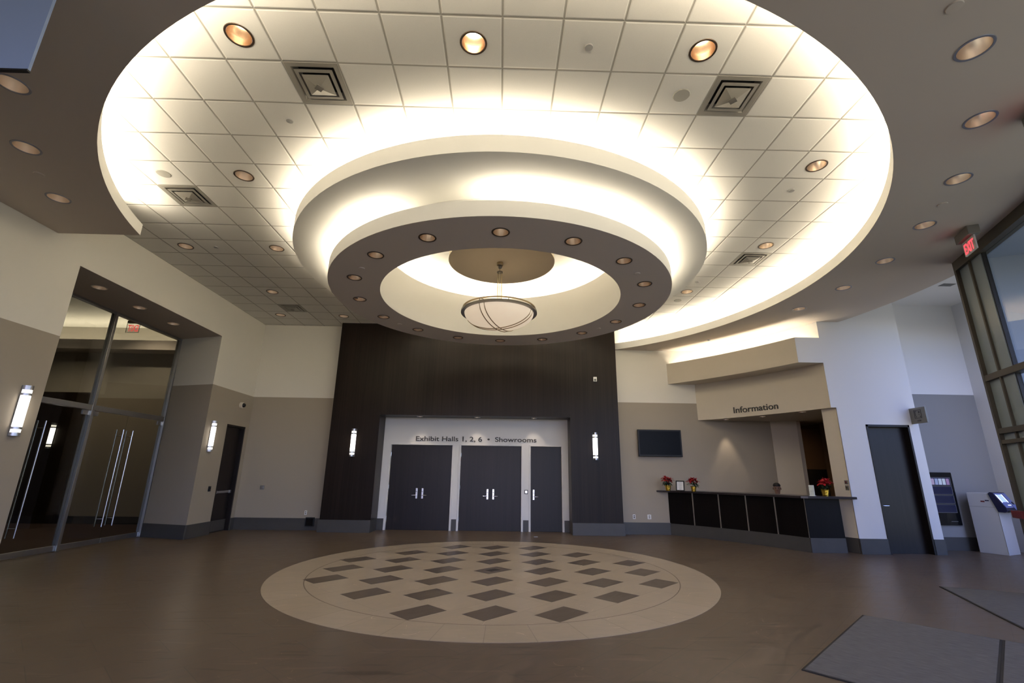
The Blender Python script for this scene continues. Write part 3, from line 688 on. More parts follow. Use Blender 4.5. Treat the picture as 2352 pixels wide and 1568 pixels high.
# desk
desk = thing('reception_desk', 'curved dark wood reception desk with grey stone plinth below the Information sign', 'desk')
EPX = 7.70
mb = MB(); arc_wall(mb, ARC_D, 0, 1, 0, .08, 0, .30, n=30); mb.box(6.905, EPX, 10.955, 11.035, 0, .30); mb.build('stone_plinth', M_base, desk)
for k in range(5):
    mb = MB(); arc_wall(mb, ARC_D, k / 5 + .004, (k + 1) / 5 - .004, .012, .06, .30, 1.135, n=6); mb.build('front_panel', M_deskw, desk)
    mb = MB(); t = (k + 1) / 5; arc_wall(mb, ARC_D, t - .004, t + (.004 if k < 4 else 0), .004, .06, .30, 1.135, n=1); mb.build('divider_strip', M_steel, desk)
mb = MB(); mb.box(6.91, EPX, 10.965, 11.02, .30, 1.135); mb.build('end_panel', M_deskw, desk)
mb = MB()
cp = [(4.49, 13.895)] + ARC_D.pts(.04, 1.0, 30, -.11) + [(6.93, 10.86), (7.93, 10.70), (7.98, 10.80), (7.66, 11.12)] + ARC_D.pts(.93, .0, 20, .62)
mb.prism(cp, 1.135, 1.185); mb.build('counter_top', wood_mat('counter_laminate', (.022, .017, .018), (.034, .028, .030), .28, axis=0), desk, bevel=.004)

# desk objects
def poinsettia(loc, rz, sc, label, seed):
    rnd = random.Random(seed)
    t = thing('potted_poinsettia', label, 'potted plant', loc, rz, 'red poinsettias on the reception desk'); t.scale = (sc, sc, sc)
    mb = MB(); prof = [(0, 0), (.055, 0), (.06, .02), (.07, .09), (.078, .135), (.085, .15), (.078, .148), (.066, .125), (0, .122)]
    n = 28; v = []
    for i in range(n):
        a = 2 * pi * i / n; w = 1 + .05 * (i % 2) + rnd.uniform(-.025, .025)
        v += [(r * w * cos(a), r * w * sin(a), z + (rnd.uniform(-.008, .01) if 3 <= q <= 6 else 0)) for q, (r, z) in enumerate(prof)]
    m_ = len(prof); mb.add(v, [(i * m_ + q, ((i + 1) % n) * m_ + q, ((i + 1) % n) * m_ + q + 1, i * m_ + q + 1) for i in range(n) for q in range(m_ - 1)])
    mb.build('foil_pot', M_gold, t)
    mb = MB(); mb.lathe([(.064, .127), (.03, .132), (0, .134)], 16); mb.build('soil', M_soil, t, smooth=True)
    def leaf(mb, base, az, el, ln, wd, droop):
        d = Vector((cos(az) * cos(el), sin(az) * cos(el), sin(el))); sd = Vector((-sin(az), cos(az), 0)); p_ = Vector(base); pts = []
        K = 6
        for q in range(K + 1):
            f_ = q / K; wv = wd * (sin(pi * min(1, f_ * .93 + .05)) ** .8) * (1.15 if q == 2 else 1); upn = d.cross(sd)
            pts += [p_ - sd * wv / 2, p_ - upn * wd * .10, p_ + sd * wv / 2]
            d = (d + Vector((0, 0, -droop / K))).normalized(); p_ = p_ + d * ln / K
        mb.add(pts, [(q * 3 + c, q * 3 + c + 1, q * 3 + c + 4, q * 3 + c + 3) for q in range(K) for c in (0, 1)])
    stems = MB(); heads = []
    for k in range(4):
        a = 2 * pi * k / 4 + rnd.uniform(-.3, .3); r = .075 if k else .03
        tip = (r * cos(a), r * sin(a), .30 + rnd.uniform(-.02, .05)); heads.append(tip)
        stems.tube([(.012 * cos(a), .012 * sin(a), .125), (tip[0] * .5, tip[1] * .5, .22), tip], .005, 6)
    stems.build('stems', M_leaf, t, smooth=True)
    mb = MB()
    for hd in heads:
        for k in range(5):
            az = rnd.uniform(0, 2 * pi); leaf(mb, (hd[0] * .7, hd[1] * .7, rnd.uniform(.19, .27)), az, rnd.uniform(-.2, .3), rnd.uniform(.11, .16), .055, rnd.uniform(.6, 1.3))
    mb.build('green_leaves', M_leaf, t, smooth=False, fix=False)
    mb = MB()
    for hd in heads:
        a0 = rnd.uniform(0, 6)
        for k in range(9): leaf(mb, hd, a0 + k * 2 * pi / 9 + rnd.uniform(-.2, .2), rnd.uniform(-.1, .7), rnd.uniform(.11, .16), .075, rnd.uniform(.5, 1.2))
        for k in range(6): leaf(mb, (hd[0], hd[1], hd[2] + .008), a0 + k * 1.05, rnd.uniform(.6, 1.2), .09, .05, .6)
    mb.build('red_bracts', M_bract, t, fix=False)
    return t
CT = 1.185
poinsettia((4.70, 13.52, CT), .3, 1.0, 'red poinsettia in gold foil on the desk, left of the framed notice', 3)
poinsettia((5.24, 13.07, CT), 1.3, .9, 'red poinsettia in gold foil right of the framed notice on the desk', 8)
poinsettia((7.42, 10.98, CT), 2.1, .98, 'red poinsettia in gold foil at the right end of the desk beside the pier', 14)
def table_frame(name, loc, rz, w, h, tilt, label):
    t = thing(name, label, 'framed notice', loc, rz); t.rotation_euler = (tilt, 0, rz)
    mb = MB(); b_ = .028
    mb.box(-w / 2, w / 2, 0, .02, 0, b_); mb.box(-w / 2, w / 2, 0, .02, h - b_, h); mb.box(-w / 2, -w / 2 + b_, 0, .02, b_, h - b_); mb.box(w / 2 - b_, w / 2, 0, .02, b_, h - b_); mb.box(-w / 2 + .01, w / 2 - .01, .014, .02, .01, h - .01)
    mb.build('frame', M_black, t)
    mb = MB(); mb.box(-w / 2 + b_, w / 2 - b_, .009, .0135, b_, h - b_); pp = mb.build('paper', M_paper, t)
    mb = MB()
    for k, (z, ww) in enumerate(((.80, .3), (.68, .36), (.58, .38), (.48, .34), (.38, .36), (.28, .4))): mb.box(-w * ww / 2, w * ww / 2, .008, .009, h * z, h * z + .006)
    mb.box(-w * .14, w * .14, .008, .009, h * .17, h * .17 + .012); mb.build('print_lines', M_ink, pp)
    mb = MB(); mb.add([(-.02, .02, h * .7), (.02, .02, h * .7), (.02, .105, .0), (-.02, .105, .0)], [(0, 1, 2, 3)]); mb.box(-.02, .02, .1, .105, 0, .004); mb.build('easel_back', M_black, t)
    return t
table_frame('picture_frame', (4.99, 13.38, CT), -.55, .23, .28, radians(-10), 'black framed printed notice standing between two poinsettias on the desk')
t = thing('leaflet_holder', 'slim upright leaflet stand on the desk left of the right poinsettia', 'leaflet stand', (7.16, 11.05, CT), -.9)
mb = MB(); mb.box(-.06, .06, -.03, .05, 0, .012); mb.box(-.055, .055, .0, .008, .01, .235); mb.build('stand', M_whiteplate, t, bevel=.002)
mb = MB(); mb.box(-.05, .05, -.014, -.001, .012, .22); mb.build('leaflets', mat('pale_green_print', (.62, .66, .60), .5, noise=.35, nscale=14), t)

# television
def hang(name, label, cat, x, y, z, rz=0., group=None): return thing(name, label, cat, (x, y, z), rz, group)
tv = hang('television', 'black flat screen television hung on the beige wall left of the information bay', 'television', 4.66, YR, 2.50)
mb = MB(); mb.box(-.64, .64, -.11, -.05, -.385, .385); mb.build('casing', M_black, tv, bevel=.008)
mb = MB(); mb.box(-.60, .60, -.113, -.109, -.335, .345); mb.build('screen', mat('television_screen', (.004, .004, .005), .35, spec=.12), tv)
mb = MB(); mb.box(-.2, .2, -.05, 0, -.2, .2); mb.build('wall_bracket', M_black, tv)

# wall plates etc. : local -y is away from wall
def plate(name, label, cat, loc, rz, w, h, d, mm, extra=None, group=None, bevel=.003):
    t = thing(name, label, cat, loc, rz, group)
    mb = MB(); mb.box(-w / 2, w / 2, -d, 0, -h / 2, h / 2); mb.build('cover_plate', mm, t, bevel=bevel)
    if extra: extra(t, w, h, d)
    return t
def outlet(t, w, h, d):
    mb = MB()
    for z in (-.022, .022): mb.box(-.017, .017, -d - .003, -d, z - .014, z + .014)
    mb.build('socket', M_greyplate, t)
def outlet_b(t, w, h, d):
    mb = MB()
    for z in (-.022, .022): mb.box(-.017, .017, -d - .003, -d, z - .014, z + .014)
    mb.build('socket', M_black, t)
def button(t, w, h, d):
    mb = MB(); mb.box(-w * .3, w * .3, -d - .004, -d, -h * .3, h * .3); mb.build('button', M_chrome, t, bevel=.002)
plate('wall_plate', 'small grey square plate on the beige back wall left of the wood portal', 'wall plate', (-6.72, YB, 1.12), 0, .115, .115, .02, M_greyplate, button)
plate('power_outlet', 'white outlet low on the beige wall beside the left edge of the wood portal', 'outlet', (-5.41, YB, .46), 0, .07, .115, .012, M_whiteplate, outlet)
plate('floor_box', 'black square box on the stone base at the left foot of the wood portal', 'box', (-5.25, YB - .02, .225), 0, .235, .235, .06, M_black, lambda t, w, h, d: MB().box(-w * .4, w * .4, -d - .004, -d, -h * .4, h * .4).build('front_grille', M_blackg, t))
plate('power_outlet', 'white outlet with dark sockets low on the television wall, the left one', 'outlet', (3.81, YR, .465), 0, .075, .12, .012, M_whiteplate, outlet_b)
plate('power_outlet', 'plain white outlet low on the television wall, the right one near the desk', 'outlet', (4.24, YR, .465), 0, .105, .12, .012, M_whiteplate, outlet)
plate('door_control', 'small square control plate on the pale wall between the middle and right doors', 'wall plate', ploc(5.645, VW, 1.08), PRZ, .105, .115, .018, M_greyplate, button)
def spk(t, w, h, d):
    mb = MB(); mb.lathe([(.035, 0), (.03, .012), (0, .012)], 20, M=Matrix.Rotation(pi / 2, 4, 'X')); o = mb.build('lens', M_greyplate, t, smooth=True); o.location = (0, -d, -.02)
plate('alarm_strobe', 'small white alarm box high on the right side of the wood portal', 'alarm', ploc(7.64, 0, 4.30), PRZ, .10, .135, .05, M_whiteplate, spk)
plate('card_reader', 'small black card reader on the left wall beside the dark side door', 'card reader', (WX, 12.62, 1.115), pi / 2, .075, .125, .03, M_black, lambda t, w, h, d: MB().box(-.02, .02, -d - .003, -d, .0, .03).build('indicator', M_blackg, t))
pa = ARC_A.ang(.995)
prz = pa - pi / 2
for z, lab in ((1.495, 'upper of two small grey plates on the cream pier'), (1.375, 'lower of two small grey plates on the cream pier')):
    q = ARC_A.p(.985, .125); plate('wall_plate', lab, 'wall plate', (*q, z), prz - 0, .075, .09 if z > 1.45 else .11, .014, M_greyplate, button)
# dome camera
t = thing('security_camera', 'small dome security camera high on the left wall above the dark side door', 'camera', (WX, 13.42, 3.35), pi / 2)
RX = Matrix.Rotation(pi / 2, 4, 'X')
mb = MB(); mb.lathe([(.085, 0), (.085, .06), (.07, .075), (0, .075)], 28, M=RX); mb.build('base', M_cream, t, smooth=True)
mb = MB(); mb.lathe([(.062, .07), (.058, .10), (.04, .125), (.018, .135), (0, .137)], 28, M=RX); mb.build('dome', M_blackg, t, smooth=True)

# single dark door in the left wall
d = thing('door_4', 'narrow dark door with metal push bar in the left wall', 'door', (WX - .10, 0, 0)); d['kind'] = 'structure'
mb = MB(); mb.box(-.05, .10, DY0 - .0, DY0 + .05, 0, DZ); mb.box(-.05, .10, DY1 - .05, DY1, 0, DZ); mb.box(-.05, .10, DY0, DY1, DZ - .05, DZ); mb.build('door_frame', M_door, d, bevel=.003)
mb = MB(); mb.box(-.05, .0, DY0 + .05, DY1 - .05, .002, DZ - .05); lf = mb.build('door_leaf', M_door, d)
mb = MB(); mb.box(0, .02, DY0 + .09, DY1 - .12, .985, 1.045); mb.box(.02, .055, DY0 + .08, DY0 + .16, .975, 1.055); mb.box(.02, .055, DY1 - .2, DY1 - .12, .975, 1.055); mb.box(.03, .05, DY0 + .14, DY1 - .18, .99, 1.04); mb.build('push_bar', M_steel, lf, bevel=.004)
mb = MB(); mb.box(0, .004, DY0 + .07, DY1 - .07, .03, .30); mb.build('kick_plate', M_base, lf)
# dark door in the white wall
d = thing('door_5', 'tall dark wood door in the white wall on the right', 'door', (0, WR, 0)); d['kind'] = 'structure'
mb = MB(); mb.box(RDX0, RDX0 + .045, -.012, .19, 0, RDZ); mb.box(RDX1 - .045, RDX1, -.012, .19, 0, RDZ); mb.box(RDX0, RDX1, -.012, .19, RDZ - .05, RDZ); mb.build('door_frame', M_door, d, bevel=.003)
mb = MB(); mb.box(RDX0 + .045, RDX1 - .045, .13, .175, .002, RDZ - .05); lf = mb.build('door_leaf', M_door, d)
hx = RDX0 + .115
mb = MB(); mb.lathe([(.033, 0), (.03, .012), (0, .012)], 20, M=RX); o = mb.build('rosette', M_chrome, lf, smooth=True); o.location = (hx, .13, 1.0)
mb = MB(); mb.tube([(hx, .12, 1.0), (hx, .075, 1.0), (hx + .03, .068, 1.0), (hx + .135, .07, 1.0)], [.011, .011, .011, .009], 10); mb.build('lever', M_chrome, lf, smooth=True)

# sconces
def make_sconce(label, loc, rz):
    t = thing('wall_sconce', label, 'wall lamp', loc, rz, 'tall half-round wall sconces'); H, r, d = .765, .072, .10
    def half(mb, z0, z1, rr, dd):
        pts = [(rr * cos(a), -dd * sin(a)) for a in [pi * i / 14 for i in range(15)]]
        mb.prism(pts, z0, z1)
    mb = MB(); mb.box(-r, r, -.018, 0, 0, H); mb.build('back_plate', M_steel, t)
    zs = [(0, .05), (.10, .135), (H - .155, H - .12), (H - .065, H)]
    for a, b in zs: mb = MB(); half(mb, a, b, r, d); mb.build('metal_band', M_steel, t, smooth=True)
    for a, b in ((.05, .10), (H - .12, H - .065)): mb = MB(); half(mb, a, b, r * .93, d * .94); mb.build('end_diffuser', M_sconce2, t, smooth=True)
    mb = MB(); half(mb, .135, H - .155, r * .93, d * .94); mb.build('diffuser', M_sconce, t, smooth=True)
    return t
sc = make_sconce('lit wall sconce at the far left on the beige wall before the glass doors', (WX, 7.36, 2.035), pi / 2)
for lab, loc, rz in (('lit wall sconce between the glass doors and the dark side door', (WX, 12.29, 2.025), pi / 2), ('lit wall sconce on the left side of the wood portal', ploc(.70, 0, 1.995), PRZ), ('lit wall sconce on the right side of the wood portal', ploc(7.58, 0, 1.985), PRZ)):
    o = copy_tree(sc); o.location = loc; o.rotation_euler = (0, 0, rz); o['label'] = lab

# ------------------------------------------------------------------ glass doors on the left
st = thing('glass_storefront', 'aluminium framed glass entrance with two pairs of glass doors in the left recess', 'glass entrance', (GX, 0, 0))
Y0, YM, Y1 = RY0 - .05, 10.16, 12.38
def bar(name, y0, y1, z0, z1, d=.05): mb = MB(); mb.box(-d, d, y0, y1, z0, z1); return mb.build(name, M_steel, st, bevel=.004)
bar('mullion', YM - .035, YM + .035, 0, RZ - .003, .056); bar('jamb', Y1 - .05, Y1 + .02, 0, RZ - .003, .056); bar('jamb', Y0, Y0 + .06, 0, RZ - .003, .056)
bar('transom_rail', Y0, Y1, 2.765, 2.875); bar('head_rail', Y0, Y1, RZ - .05, RZ + .02)
for a, b in ((Y0 + .06, YM - .035), (YM + .035, Y1 - .05)):
    mb = MB(); mb.box(-.006, .006, a, b, 2.875, RZ - .05); mb.build('transom_pane', M_glassd, st)
def glass_door(y0, y1, hy):
    mb = MB(); mb.box(-.006, .006, y0 + .004, y1 - .004, .02, 2.755); g_ = mb.build('glass_door', M_glassd, st)
    mb = MB(); mb.box(-.022, .022, y0 + .004, y1 - .004, .012, .115); mb.build('bottom_rail', M_steel, g_, bevel=.004)
    ty = y0 if abs(hy - y0) > abs(hy - y1) else y1; s_ = 1 if ty == y0 else -1
    mb = MB(); mb.box(-.02, .02, min(ty, ty + s_ * .16), max(ty, ty + s_ * .16), 2.66, 2.755); mb.build('pivot_patch', M_steel, g_, bevel=.003)
    mb = MB()
    for sx in (-1, 1): mb.tube([(sx * .075, hy, .36), (sx * .075, hy, 2.44)], .0135, 12)
    for z in (.52, 2.30): mb.tube([(-.075, hy, z), (.075, hy, z)], .009, 10)
    mb.build('pull_handle', M_chrome, g_, smooth=True)
hm = 11.205; hn = (Y0 + .06 + YM) / 2
glass_door(YM + .035, hm, 11.07); glass_door(hm, Y1 - .05, 11.355)
glass_door(hn, YM - .035, 9.17); glass_door(Y0 + .06, hn, 8.88)
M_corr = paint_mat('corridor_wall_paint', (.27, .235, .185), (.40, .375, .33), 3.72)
CY1 = 15.0
mb = MB()
mb.quad((-17.5, CY1, 0), (GX - .05, CY1, 0), (GX - .05, CY1, 5.3), (-17.5, CY1, 5.3)); mb.quad((-17.5, 7, 0), (-17.5, CY1, 0), (-17.5, CY1, 6.3), (-17.5, 7, 6.3)); mb.quad((-17.5, 7.2, 0), (GX - .05, 7.2, 0), (GX - .05, 7.2, 6.3), (-17.5, 7.2, 6.3))
mb.quad((GX - .055, 12.40, 0), (GX - .055, CY1, 0), (GX - .055, CY1, 6.3), (GX - .055, 12.40, 6.3)); mb.quad((GX - .055, 7.2, 5.0), (GX - .055, 12.4, 5.0), (GX - .055, 12.4, 6.3), (GX - .055, 7.2, 6.3))
mb.quad((-17.5, CY1 + .7, 5.3), (GX, CY1 + .7, 5.3), (GX, CY1 + .7, 6.3), (-17.5, CY1 + .7, 6.3))
struct(mb.build('wall_corridor', M_corr), 'dim beige corridor walls behind the glass doors', 'wall')
mb = MB(); mb.box(-17.5, GX - .06, 14.45, 14.5, 5.18, 5.48); mb.box(-17.5, GX - .06, 14.5, CY1 + .7, 5.18, 5.24)
struct(mb.build('bulkhead_2', M_greyc), 'grey bulkhead under the lit corridor ceiling behind the glass', 'bulkhead')
mb = MB(); mb.quad((-17.5, 7, 6.25), (GX, 7, 6.25), (GX, CY1 + .8, 6.25), (-17.5, CY1 + .8, 6.25))
struct(mb.build('ceiling_corridor', M_white), 'corridor ceiling lit along the bulkhead, behind the glass', 'ceiling')
mb = MB(); mb.box(-17.4, GX - .1, CY1 - .03, CY1 - .005, .006, .215)
struct(mb.build('baseboard_corridor', M_black), 'black base in the corridor behind the glass doors', 'baseboard')
mb = MB(); mb.box(-14.45, -12.95, CY1 - .10, CY1 - .035, .006, 3.87)
tag(mb.build('dark_wall_panel', M_wood), 'dark wood wall panel with a sconce in the corridor behind the glass doors', 'wall panel')
o = copy_tree(sc); o.location = (-13.72, CY1 - .10, 2.14); o.rotation_euler = (0, 0, 0); o['label'] = 'lit sconce on the dark panel in the corridor, seen through the left glass door'
t = thing('exit_sign', 'clear exit sign read from behind through the upper glass above the glass doors', 'exit sign', (-10.14, 12.5, 6.25))
mb = MB(); mb.box(-.02, .02, -.02, .02, -.75, 0); mb.box(-.16, .16, -.03, .03, -.82, -.75); mb.build('housing', M_steel, t)
mb = MB(); mb.box(-.17, .17, -.004, .004, -1.08, -.82); mb.build('clear_plate', glass_mat('clear_acrylic', (.95, .96, .95), .5), t)
mb = MB(); mb.box(-.17, .17, -.006, .006, -1.086, -1.08); mb.box(-.176, -.17, -.006, .006, -1.086, -.82); mb.box(.17, .176, -.006, .006, -1.086, -.82); mb.build('edge_strip', M_greyplate, t)
lettering('red_letters', 'EXIT', M_red, lambda u, h, d: (.14 - u * .28, .0045 + d * .003, -1.045 + h * .19), parent=t)

# ------------------------------------------------------------------ glazing on the right
MG = Matrix.Translation((GA.x, GA.y, 0)) @ Matrix(((GW.x, GN.x, 0, 0), (GW.y, GN.y, 0, 0), (0, 0, 1, 0), (0, 0, 0, 1)))   # local x along, y outwards
win = thing('window_1', 'tall olive-bronze framed entrance glazing at the right edge', 'window'); win['kind'] = 'structure'
def gbox(name, s0, s1, o0, o1, z0, z1, mm, parent=win, bevel=.003): mb = MB(); mb.box(s0, s1, o0, o1, z0, z1, M=MG); return mb.build(name, mm, parent, bevel=bevel)
gbox('post', .0, .06, -.02, .10, 0, 5.30, M_frame); gbox('post', .425, .465, .0, .10, 0, 5.14, M_frame); gbox('post', .765, .785, .04, .10, 0, 5.14, M_black)
gbox('spandrel_panel', .06, .425, .035, .08, 0, 5.14, M_spandrel); gbox('spandrel_panel', .465, .765, .03, .07, 0, 5.14, M_spandrel)
gbox('header', .0, 17.4, -.02, .16, 5.14, 5.31, M_frame)
for z0, z1 in ((3.15, 3.25), (2.30, 2.385), (2.14, 2.20)): gbox('transom', .0, 17.4, -.015, .16, z0, z1, M_frame)
gbox('sill_rail', .0, 17.4, .0, .16, 0, .10, M_frame)
for s in (3.2, 5.6, 8.0, 10.4, 12.8, 15.2): gbox('post', s, s + .07, .0, .16, 0, 5.14, M_frame)
ss = [.785, 3.2, 5.6, 8.0, 10.4, 12.8, 15.2, 17.4]
for a, b in zip(ss[:-1], ss[1:]): gbox('glass_pane', a + .0, b, .08, .09, .1, 5.14, M_glassw, bevel=0)
cl = gbox('door_closer', 1.02, 1.42, -.10, -.02, 2.215, 2.29, M_steel); gbox('closer_arm', .72, 1.2, -.06, -.045, 2.195, 2.21, M_steel, parent=cl)
o = thing('alarm_box', 'dark red box on the brown window frame at the right edge beside the cash machine', 'alarm box', (*gp(.10, -.03), 1.085), atan2(GW.y, GW.x))
mb = MB(); mb.box(-.10, .16, -.0, .07, -.055, .055); 
ob = mb.build('housing', M_redbox, o, bevel=.005); ob.rotation_euler = (0, 0, pi); ob.location = (.06, 0, 0)
mb = MB(); mb.box(-.16, -.10, -.0, .05, -.03, .03); ob = mb.build('side_button', M_black, o, bevel=.004); ob.rotation_euler = (0, 0, pi); ob.location = (-.03, 0, 0)
# second opening between the post and the alcove side wall
w2 = thing('window_2', 'glazed front of the alcove beyond the brown frame', 'window'); w2['kind'] = 'structure'
a_, b_ = Vector(gp(.05, .1)), Vector((12.02, 9.12)); dd = (b_ - a_).normalized(); nn = Vector((dd.y, -dd.x)); L2 = (b_ - a_).length
M2 = Matrix.Translation((a_.x, a_.y, 0)) @ Matrix(((dd.x, nn.x, 0, 0), (dd.y, nn.y, 0, 0), (0, 0, 1, 0), (0, 0, 0, 1)))
mb = MB(); mb.box(.05, L2, .03, .04, .1, 5.5, M=M2); mb.build('glass_pane', M_glassw, w2)
for s in (.05, L2 / 2, L2 - .07): mb = MB(); mb.box(s, s + .07, 0, .1, 0, 5.5, M=M2); mb.build('post', M_frame, w2)
mb = MB(); mb.box(0, L2, 0, .1, 5.5, 6.08, M=M2); mb.box(0, L2, 0, .1, 0, .1, M=M2); mb.build('header', M_frame, w2)
# vestibule outside
vs = thing('entrance_vestibule', 'outer glazed entrance frame with pale ceiling seen through the right-hand glass', 'vestibule'); OV = 2.7
def vbox(name, s0, s1, o0, o1, z0, z1, mm): mb = MB(); mb.box(s0, s1, o0, o1, z0, z1, M=MG); return mb.build(name, mm, vs)
M_vest = mat('blue_grey_soffit_paint', (.26, .30, .38), .8)
vbox('vestibule_ceiling', .3, 4.2, .2, OV + .1, 5.2, 5.3, M_vest)
vbox('beam', .3, 4.2, 1.25, 1.40, 5.03, 5.2, M_steel)
for s in (.35, 1.25, 2.4, 4.1): vbox('outer_post', s, s + .08, OV, OV + .12, 0, 5.2, M_frame)
for z0, z1 in ((5.05, 5.2), (4.35, 4.46), (3.15, 3.25), (2.28, 2.38), (0, .1)): vbox('outer_rail', .35, 4.2, OV, OV + .12, z0, z1, M_frame)
vbox('outer_glass', .43, 4.1, OV + .05, OV + .06, .1, 5.05, M_glassw)
vbox('side_panel', .3, .34, .2, OV, 0, 5.2, M_vest)
mb = MB(); mb.box(26, 50, 2, 40, -.03, 7.0); mb.box(25.7, 50.3, 1.7, 40.3, 7.0, 7.5); b_o = mb.build('far_building', M_facade); tag(b_o, 'pale low building outside beyond the entrance glass', 'building')

# ------------------------------------------------------------------ exit signs
def exit_sign(loc, rz, label):
    t = thing('exit_sign', label, 'exit sign', loc, rz, 'hanging exit signs')     # local x along the face, -y = front
    mb = MB(); mb.box(-.20, .20, -.075, .075, -.14, 0); mb.build('housing', M_exitbox, t, bevel=.008)
    mb = MB(); mb.box(-.17, .17, -.012, .012, -.37, -.14); mb.build('face_panel', M_exitface, t, bevel=.004)
    lettering('red_letters', 'EXIT', M_red, lambda u, h, d: (-.135 + u * .27, -.0125 - d * .004, -.345 + h * .165), parent=t)
    return t
exit_sign((7.18, 6.34, ZS), atan2(GW.y, GW.x), 'red exit sign hanging from the grey soffit beside the entrance glazing')
exit_sign((5.52, 3.83, ZS), atan2(GW.y, GW.x), 'exit sign cut off by the right edge of the photo near the top')

# blue panel top left
t = thing('hanging_panel', 'blue flat panel hanging from the soffit in the top left corner', 'panel', (-3.093, 2.5, 0))
mb = MB(); mb.box(-2.4, 0, 0, .018, 4.052, ZS); mb.build('face', M_blue, t)
mb = MB(); mb.box(-2.4, 0, -.003, .021, 4.040, 4.053); mb.build('bottom_edge', M_black, t)

# ------------------------------------------------------------------ pendant
pe = thing('pendant_lamp', 'alabaster bowl pendant lamp with brass straps hanging in the centre of the ring', 'pendant lamp', (-.072, 8.74, 0))
ZR = 4.655
mb = MB(); mb.lathe([(0, 5.72), (.065, 5.72), (.065, 5.665), (.058, 5.655), (0, 5.655)], 32); mb.build('canopy', M_pend, pe, smooth=True)
mb = MB(); mb.lathe([(0, 5.655), (.04, 5.65), (.042, 5.62), (.03, 5.595), (0, 5.585)], 24); mb.build('swivel', M_pewter, pe, smooth=True)
mb = MB(); mb.tube([(0, 0, 5.59), (0, 0, 5.52)], .006, 8); mb.build('stem', M_pend, pe, smooth=True)
mb = MB(); mb.lathe([(0, 5.525), (.06, 5.52), (.06, 5.495), (.035, 5.485), (0, 5.47)], 28); mb.build('collar', M_pewter, pe, smooth=True)
for k in range(6):
    a = k * pi / 3 + .3; mb = MB(); mb.tube([(.045 * cos(a), .045 * sin(a), 5.49), (.047 * cos(a), .047 * sin(a), 4.75)], .0045, 8); mb.build('rod', M_pend, pe, smooth=True)
mb = MB(); mb.lathe([(0, 4.78), (.07, 4.775), (.075, 4.75), (0, 4.74)], 24)
for k in range(3):
    a = k * 2 * pi / 3; mb.tube([(.05 * cos(a), .05 * sin(a), 4.755), (.70 * cos(a), .70 * sin(a), ZR + .065)], .008, 8)
mb.build('hub', M_pewter, pe, smooth=True)
def torus_band(r0, r1, z0, z1): return MB().lathe([(r0, z0), (r0, z1), (r1, z1), (r1, z0), (r0, z0)], 96)
torus_band(.655, .75, ZR - .035, ZR + .0).build('rim', M_pewter, pe, smooth=True)
torus_band(.70, .725, ZR + .045, ZR + .065).build('upper_hoop', M_pend, pe, smooth=True)
for k in range(8):
    a = k * pi / 4 + .25; mb = MB(); mb.tube([(.712 * cos(a), .712 * sin(a), ZR - .01), (.712 * cos(a), .712 * sin(a), ZR + .05)], .007, 8); mb.build('spacer', M_pewter, pe, smooth=True)
BR, BD = .685, .325
bowl = lambda f_, e=0.: ((BR + e) * sin(f_), ZR - .015 - (BD + e) * cos(f_))
mb = MB(); mb.lathe([bowl(pi / 2 * i / 20) for i in range(21)], 72); mb.build('bowl', M_bowl, pe, smooth=True)
for az, off in ((radians(62), .05), (radians(62), -.05), (radians(-22), .05), (radians(-22), -.05)):
    pts = []
    for k in range(33):
        w_ = -1 + 2 * k / 32; x_ = w_ * sqrt(1 - (off / BR) ** 2) * (BR + .004); y_ = off
        rr = min(1., hypot(x_, y_) / (BR + .004)); z_ = ZR - .015 - (BD + .006) * sqrt(max(0, 1 - rr * rr))
        pts.append((x_ * cos(az) - y_ * sin(az), x_ * sin(az) + y_ * cos(az), z_))
    mb = MB(); mb.tube(pts, .009, 8); mb.build('strap', M_pend, pe, smooth=True)

# ------------------------------------------------------------------ cash machine, wall display, sign
AN = atan2(.18, .42)
atm = thing('cash_machine', 'pale grey cash machine with blue console standing in the right alcove', 'cash machine', (11.17, 10.80, 0), AN)
AW, AD, AH = .52, .50, 1.30
mb = MB(); mb.prism([(0, 0), (0, AD), (0, 0)][:0] or [(0, .0), (AD, .0), (AD, .90), (AD, AH), (.10, AH), (.0, .92)], 0, AW, M=Matrix(((0, 0, 1, 0), (1, 0, 0, 0), (0, 1, 0, 0), (0, 0, 0, 1))))
mb.build('cabinet', M_atm, atm, bevel=.006)
mb = MB(); mb.box(-.002, .001, .04, AD, .995, 1.0); mb.box(-.002, .001, .005, .012, .03, .9); mb.build('panel_seam', M_greyplate, atm)
mb = MB(); mb.box(-.003, .0, .20, .27, 1.10, 1.13); o = mb.build('red_logo', M_redbox, atm)
mb = MB(); mb.box(-.003, .0, .12, .19, 1.125, 1.15); mb.build('blue_logo', M_navy, atm)
mb = MB()   # console: sloped box
prof = [(-.12, .895), (-.16, .93), (-.15, 1.0), (.02, 1.315), (.07, 1.325), (.11, 1.29), (.0, .90)]
mb.prism([(y, z) for y, z in prof], -.02, AW + .01, M=Matrix(((0, 0, 1, 0), (1, 0, 0, 0), (0, 1, 0, 0), (0, 0, 0, 1)))); con = mb.build('console', M_navy, atm, bevel=.01)
sl = Vector((0, .17, .315)).normalized(); nrm = Vector((0, -sl.z, sl.y))
def cface(name, x0, x1, a0, a1, h, mm):
    mb = MB(); P = lambda x, a, hh: Vector((x, -.15, 1.0)) + sl * a + nrm * hh
    v = [P(x, a, hh) for hh in (0, h) for x, a in ((x0, a0), (x1, a0), (x1, a1), (x0, a1))]
    mb.add(v, [(3, 2, 1, 0), (4, 5, 6, 7), (0, 1, 5, 4), (1, 2, 6, 5), (2, 3, 7, 6), (3, 0, 4, 7)]); return mb.build(name, mm, con)
cface('faceplate', .0, .33, .0, .34, .004, M_lilac); cface('side_plate', .36, AW, -.05, .34, .004, M_lilac)
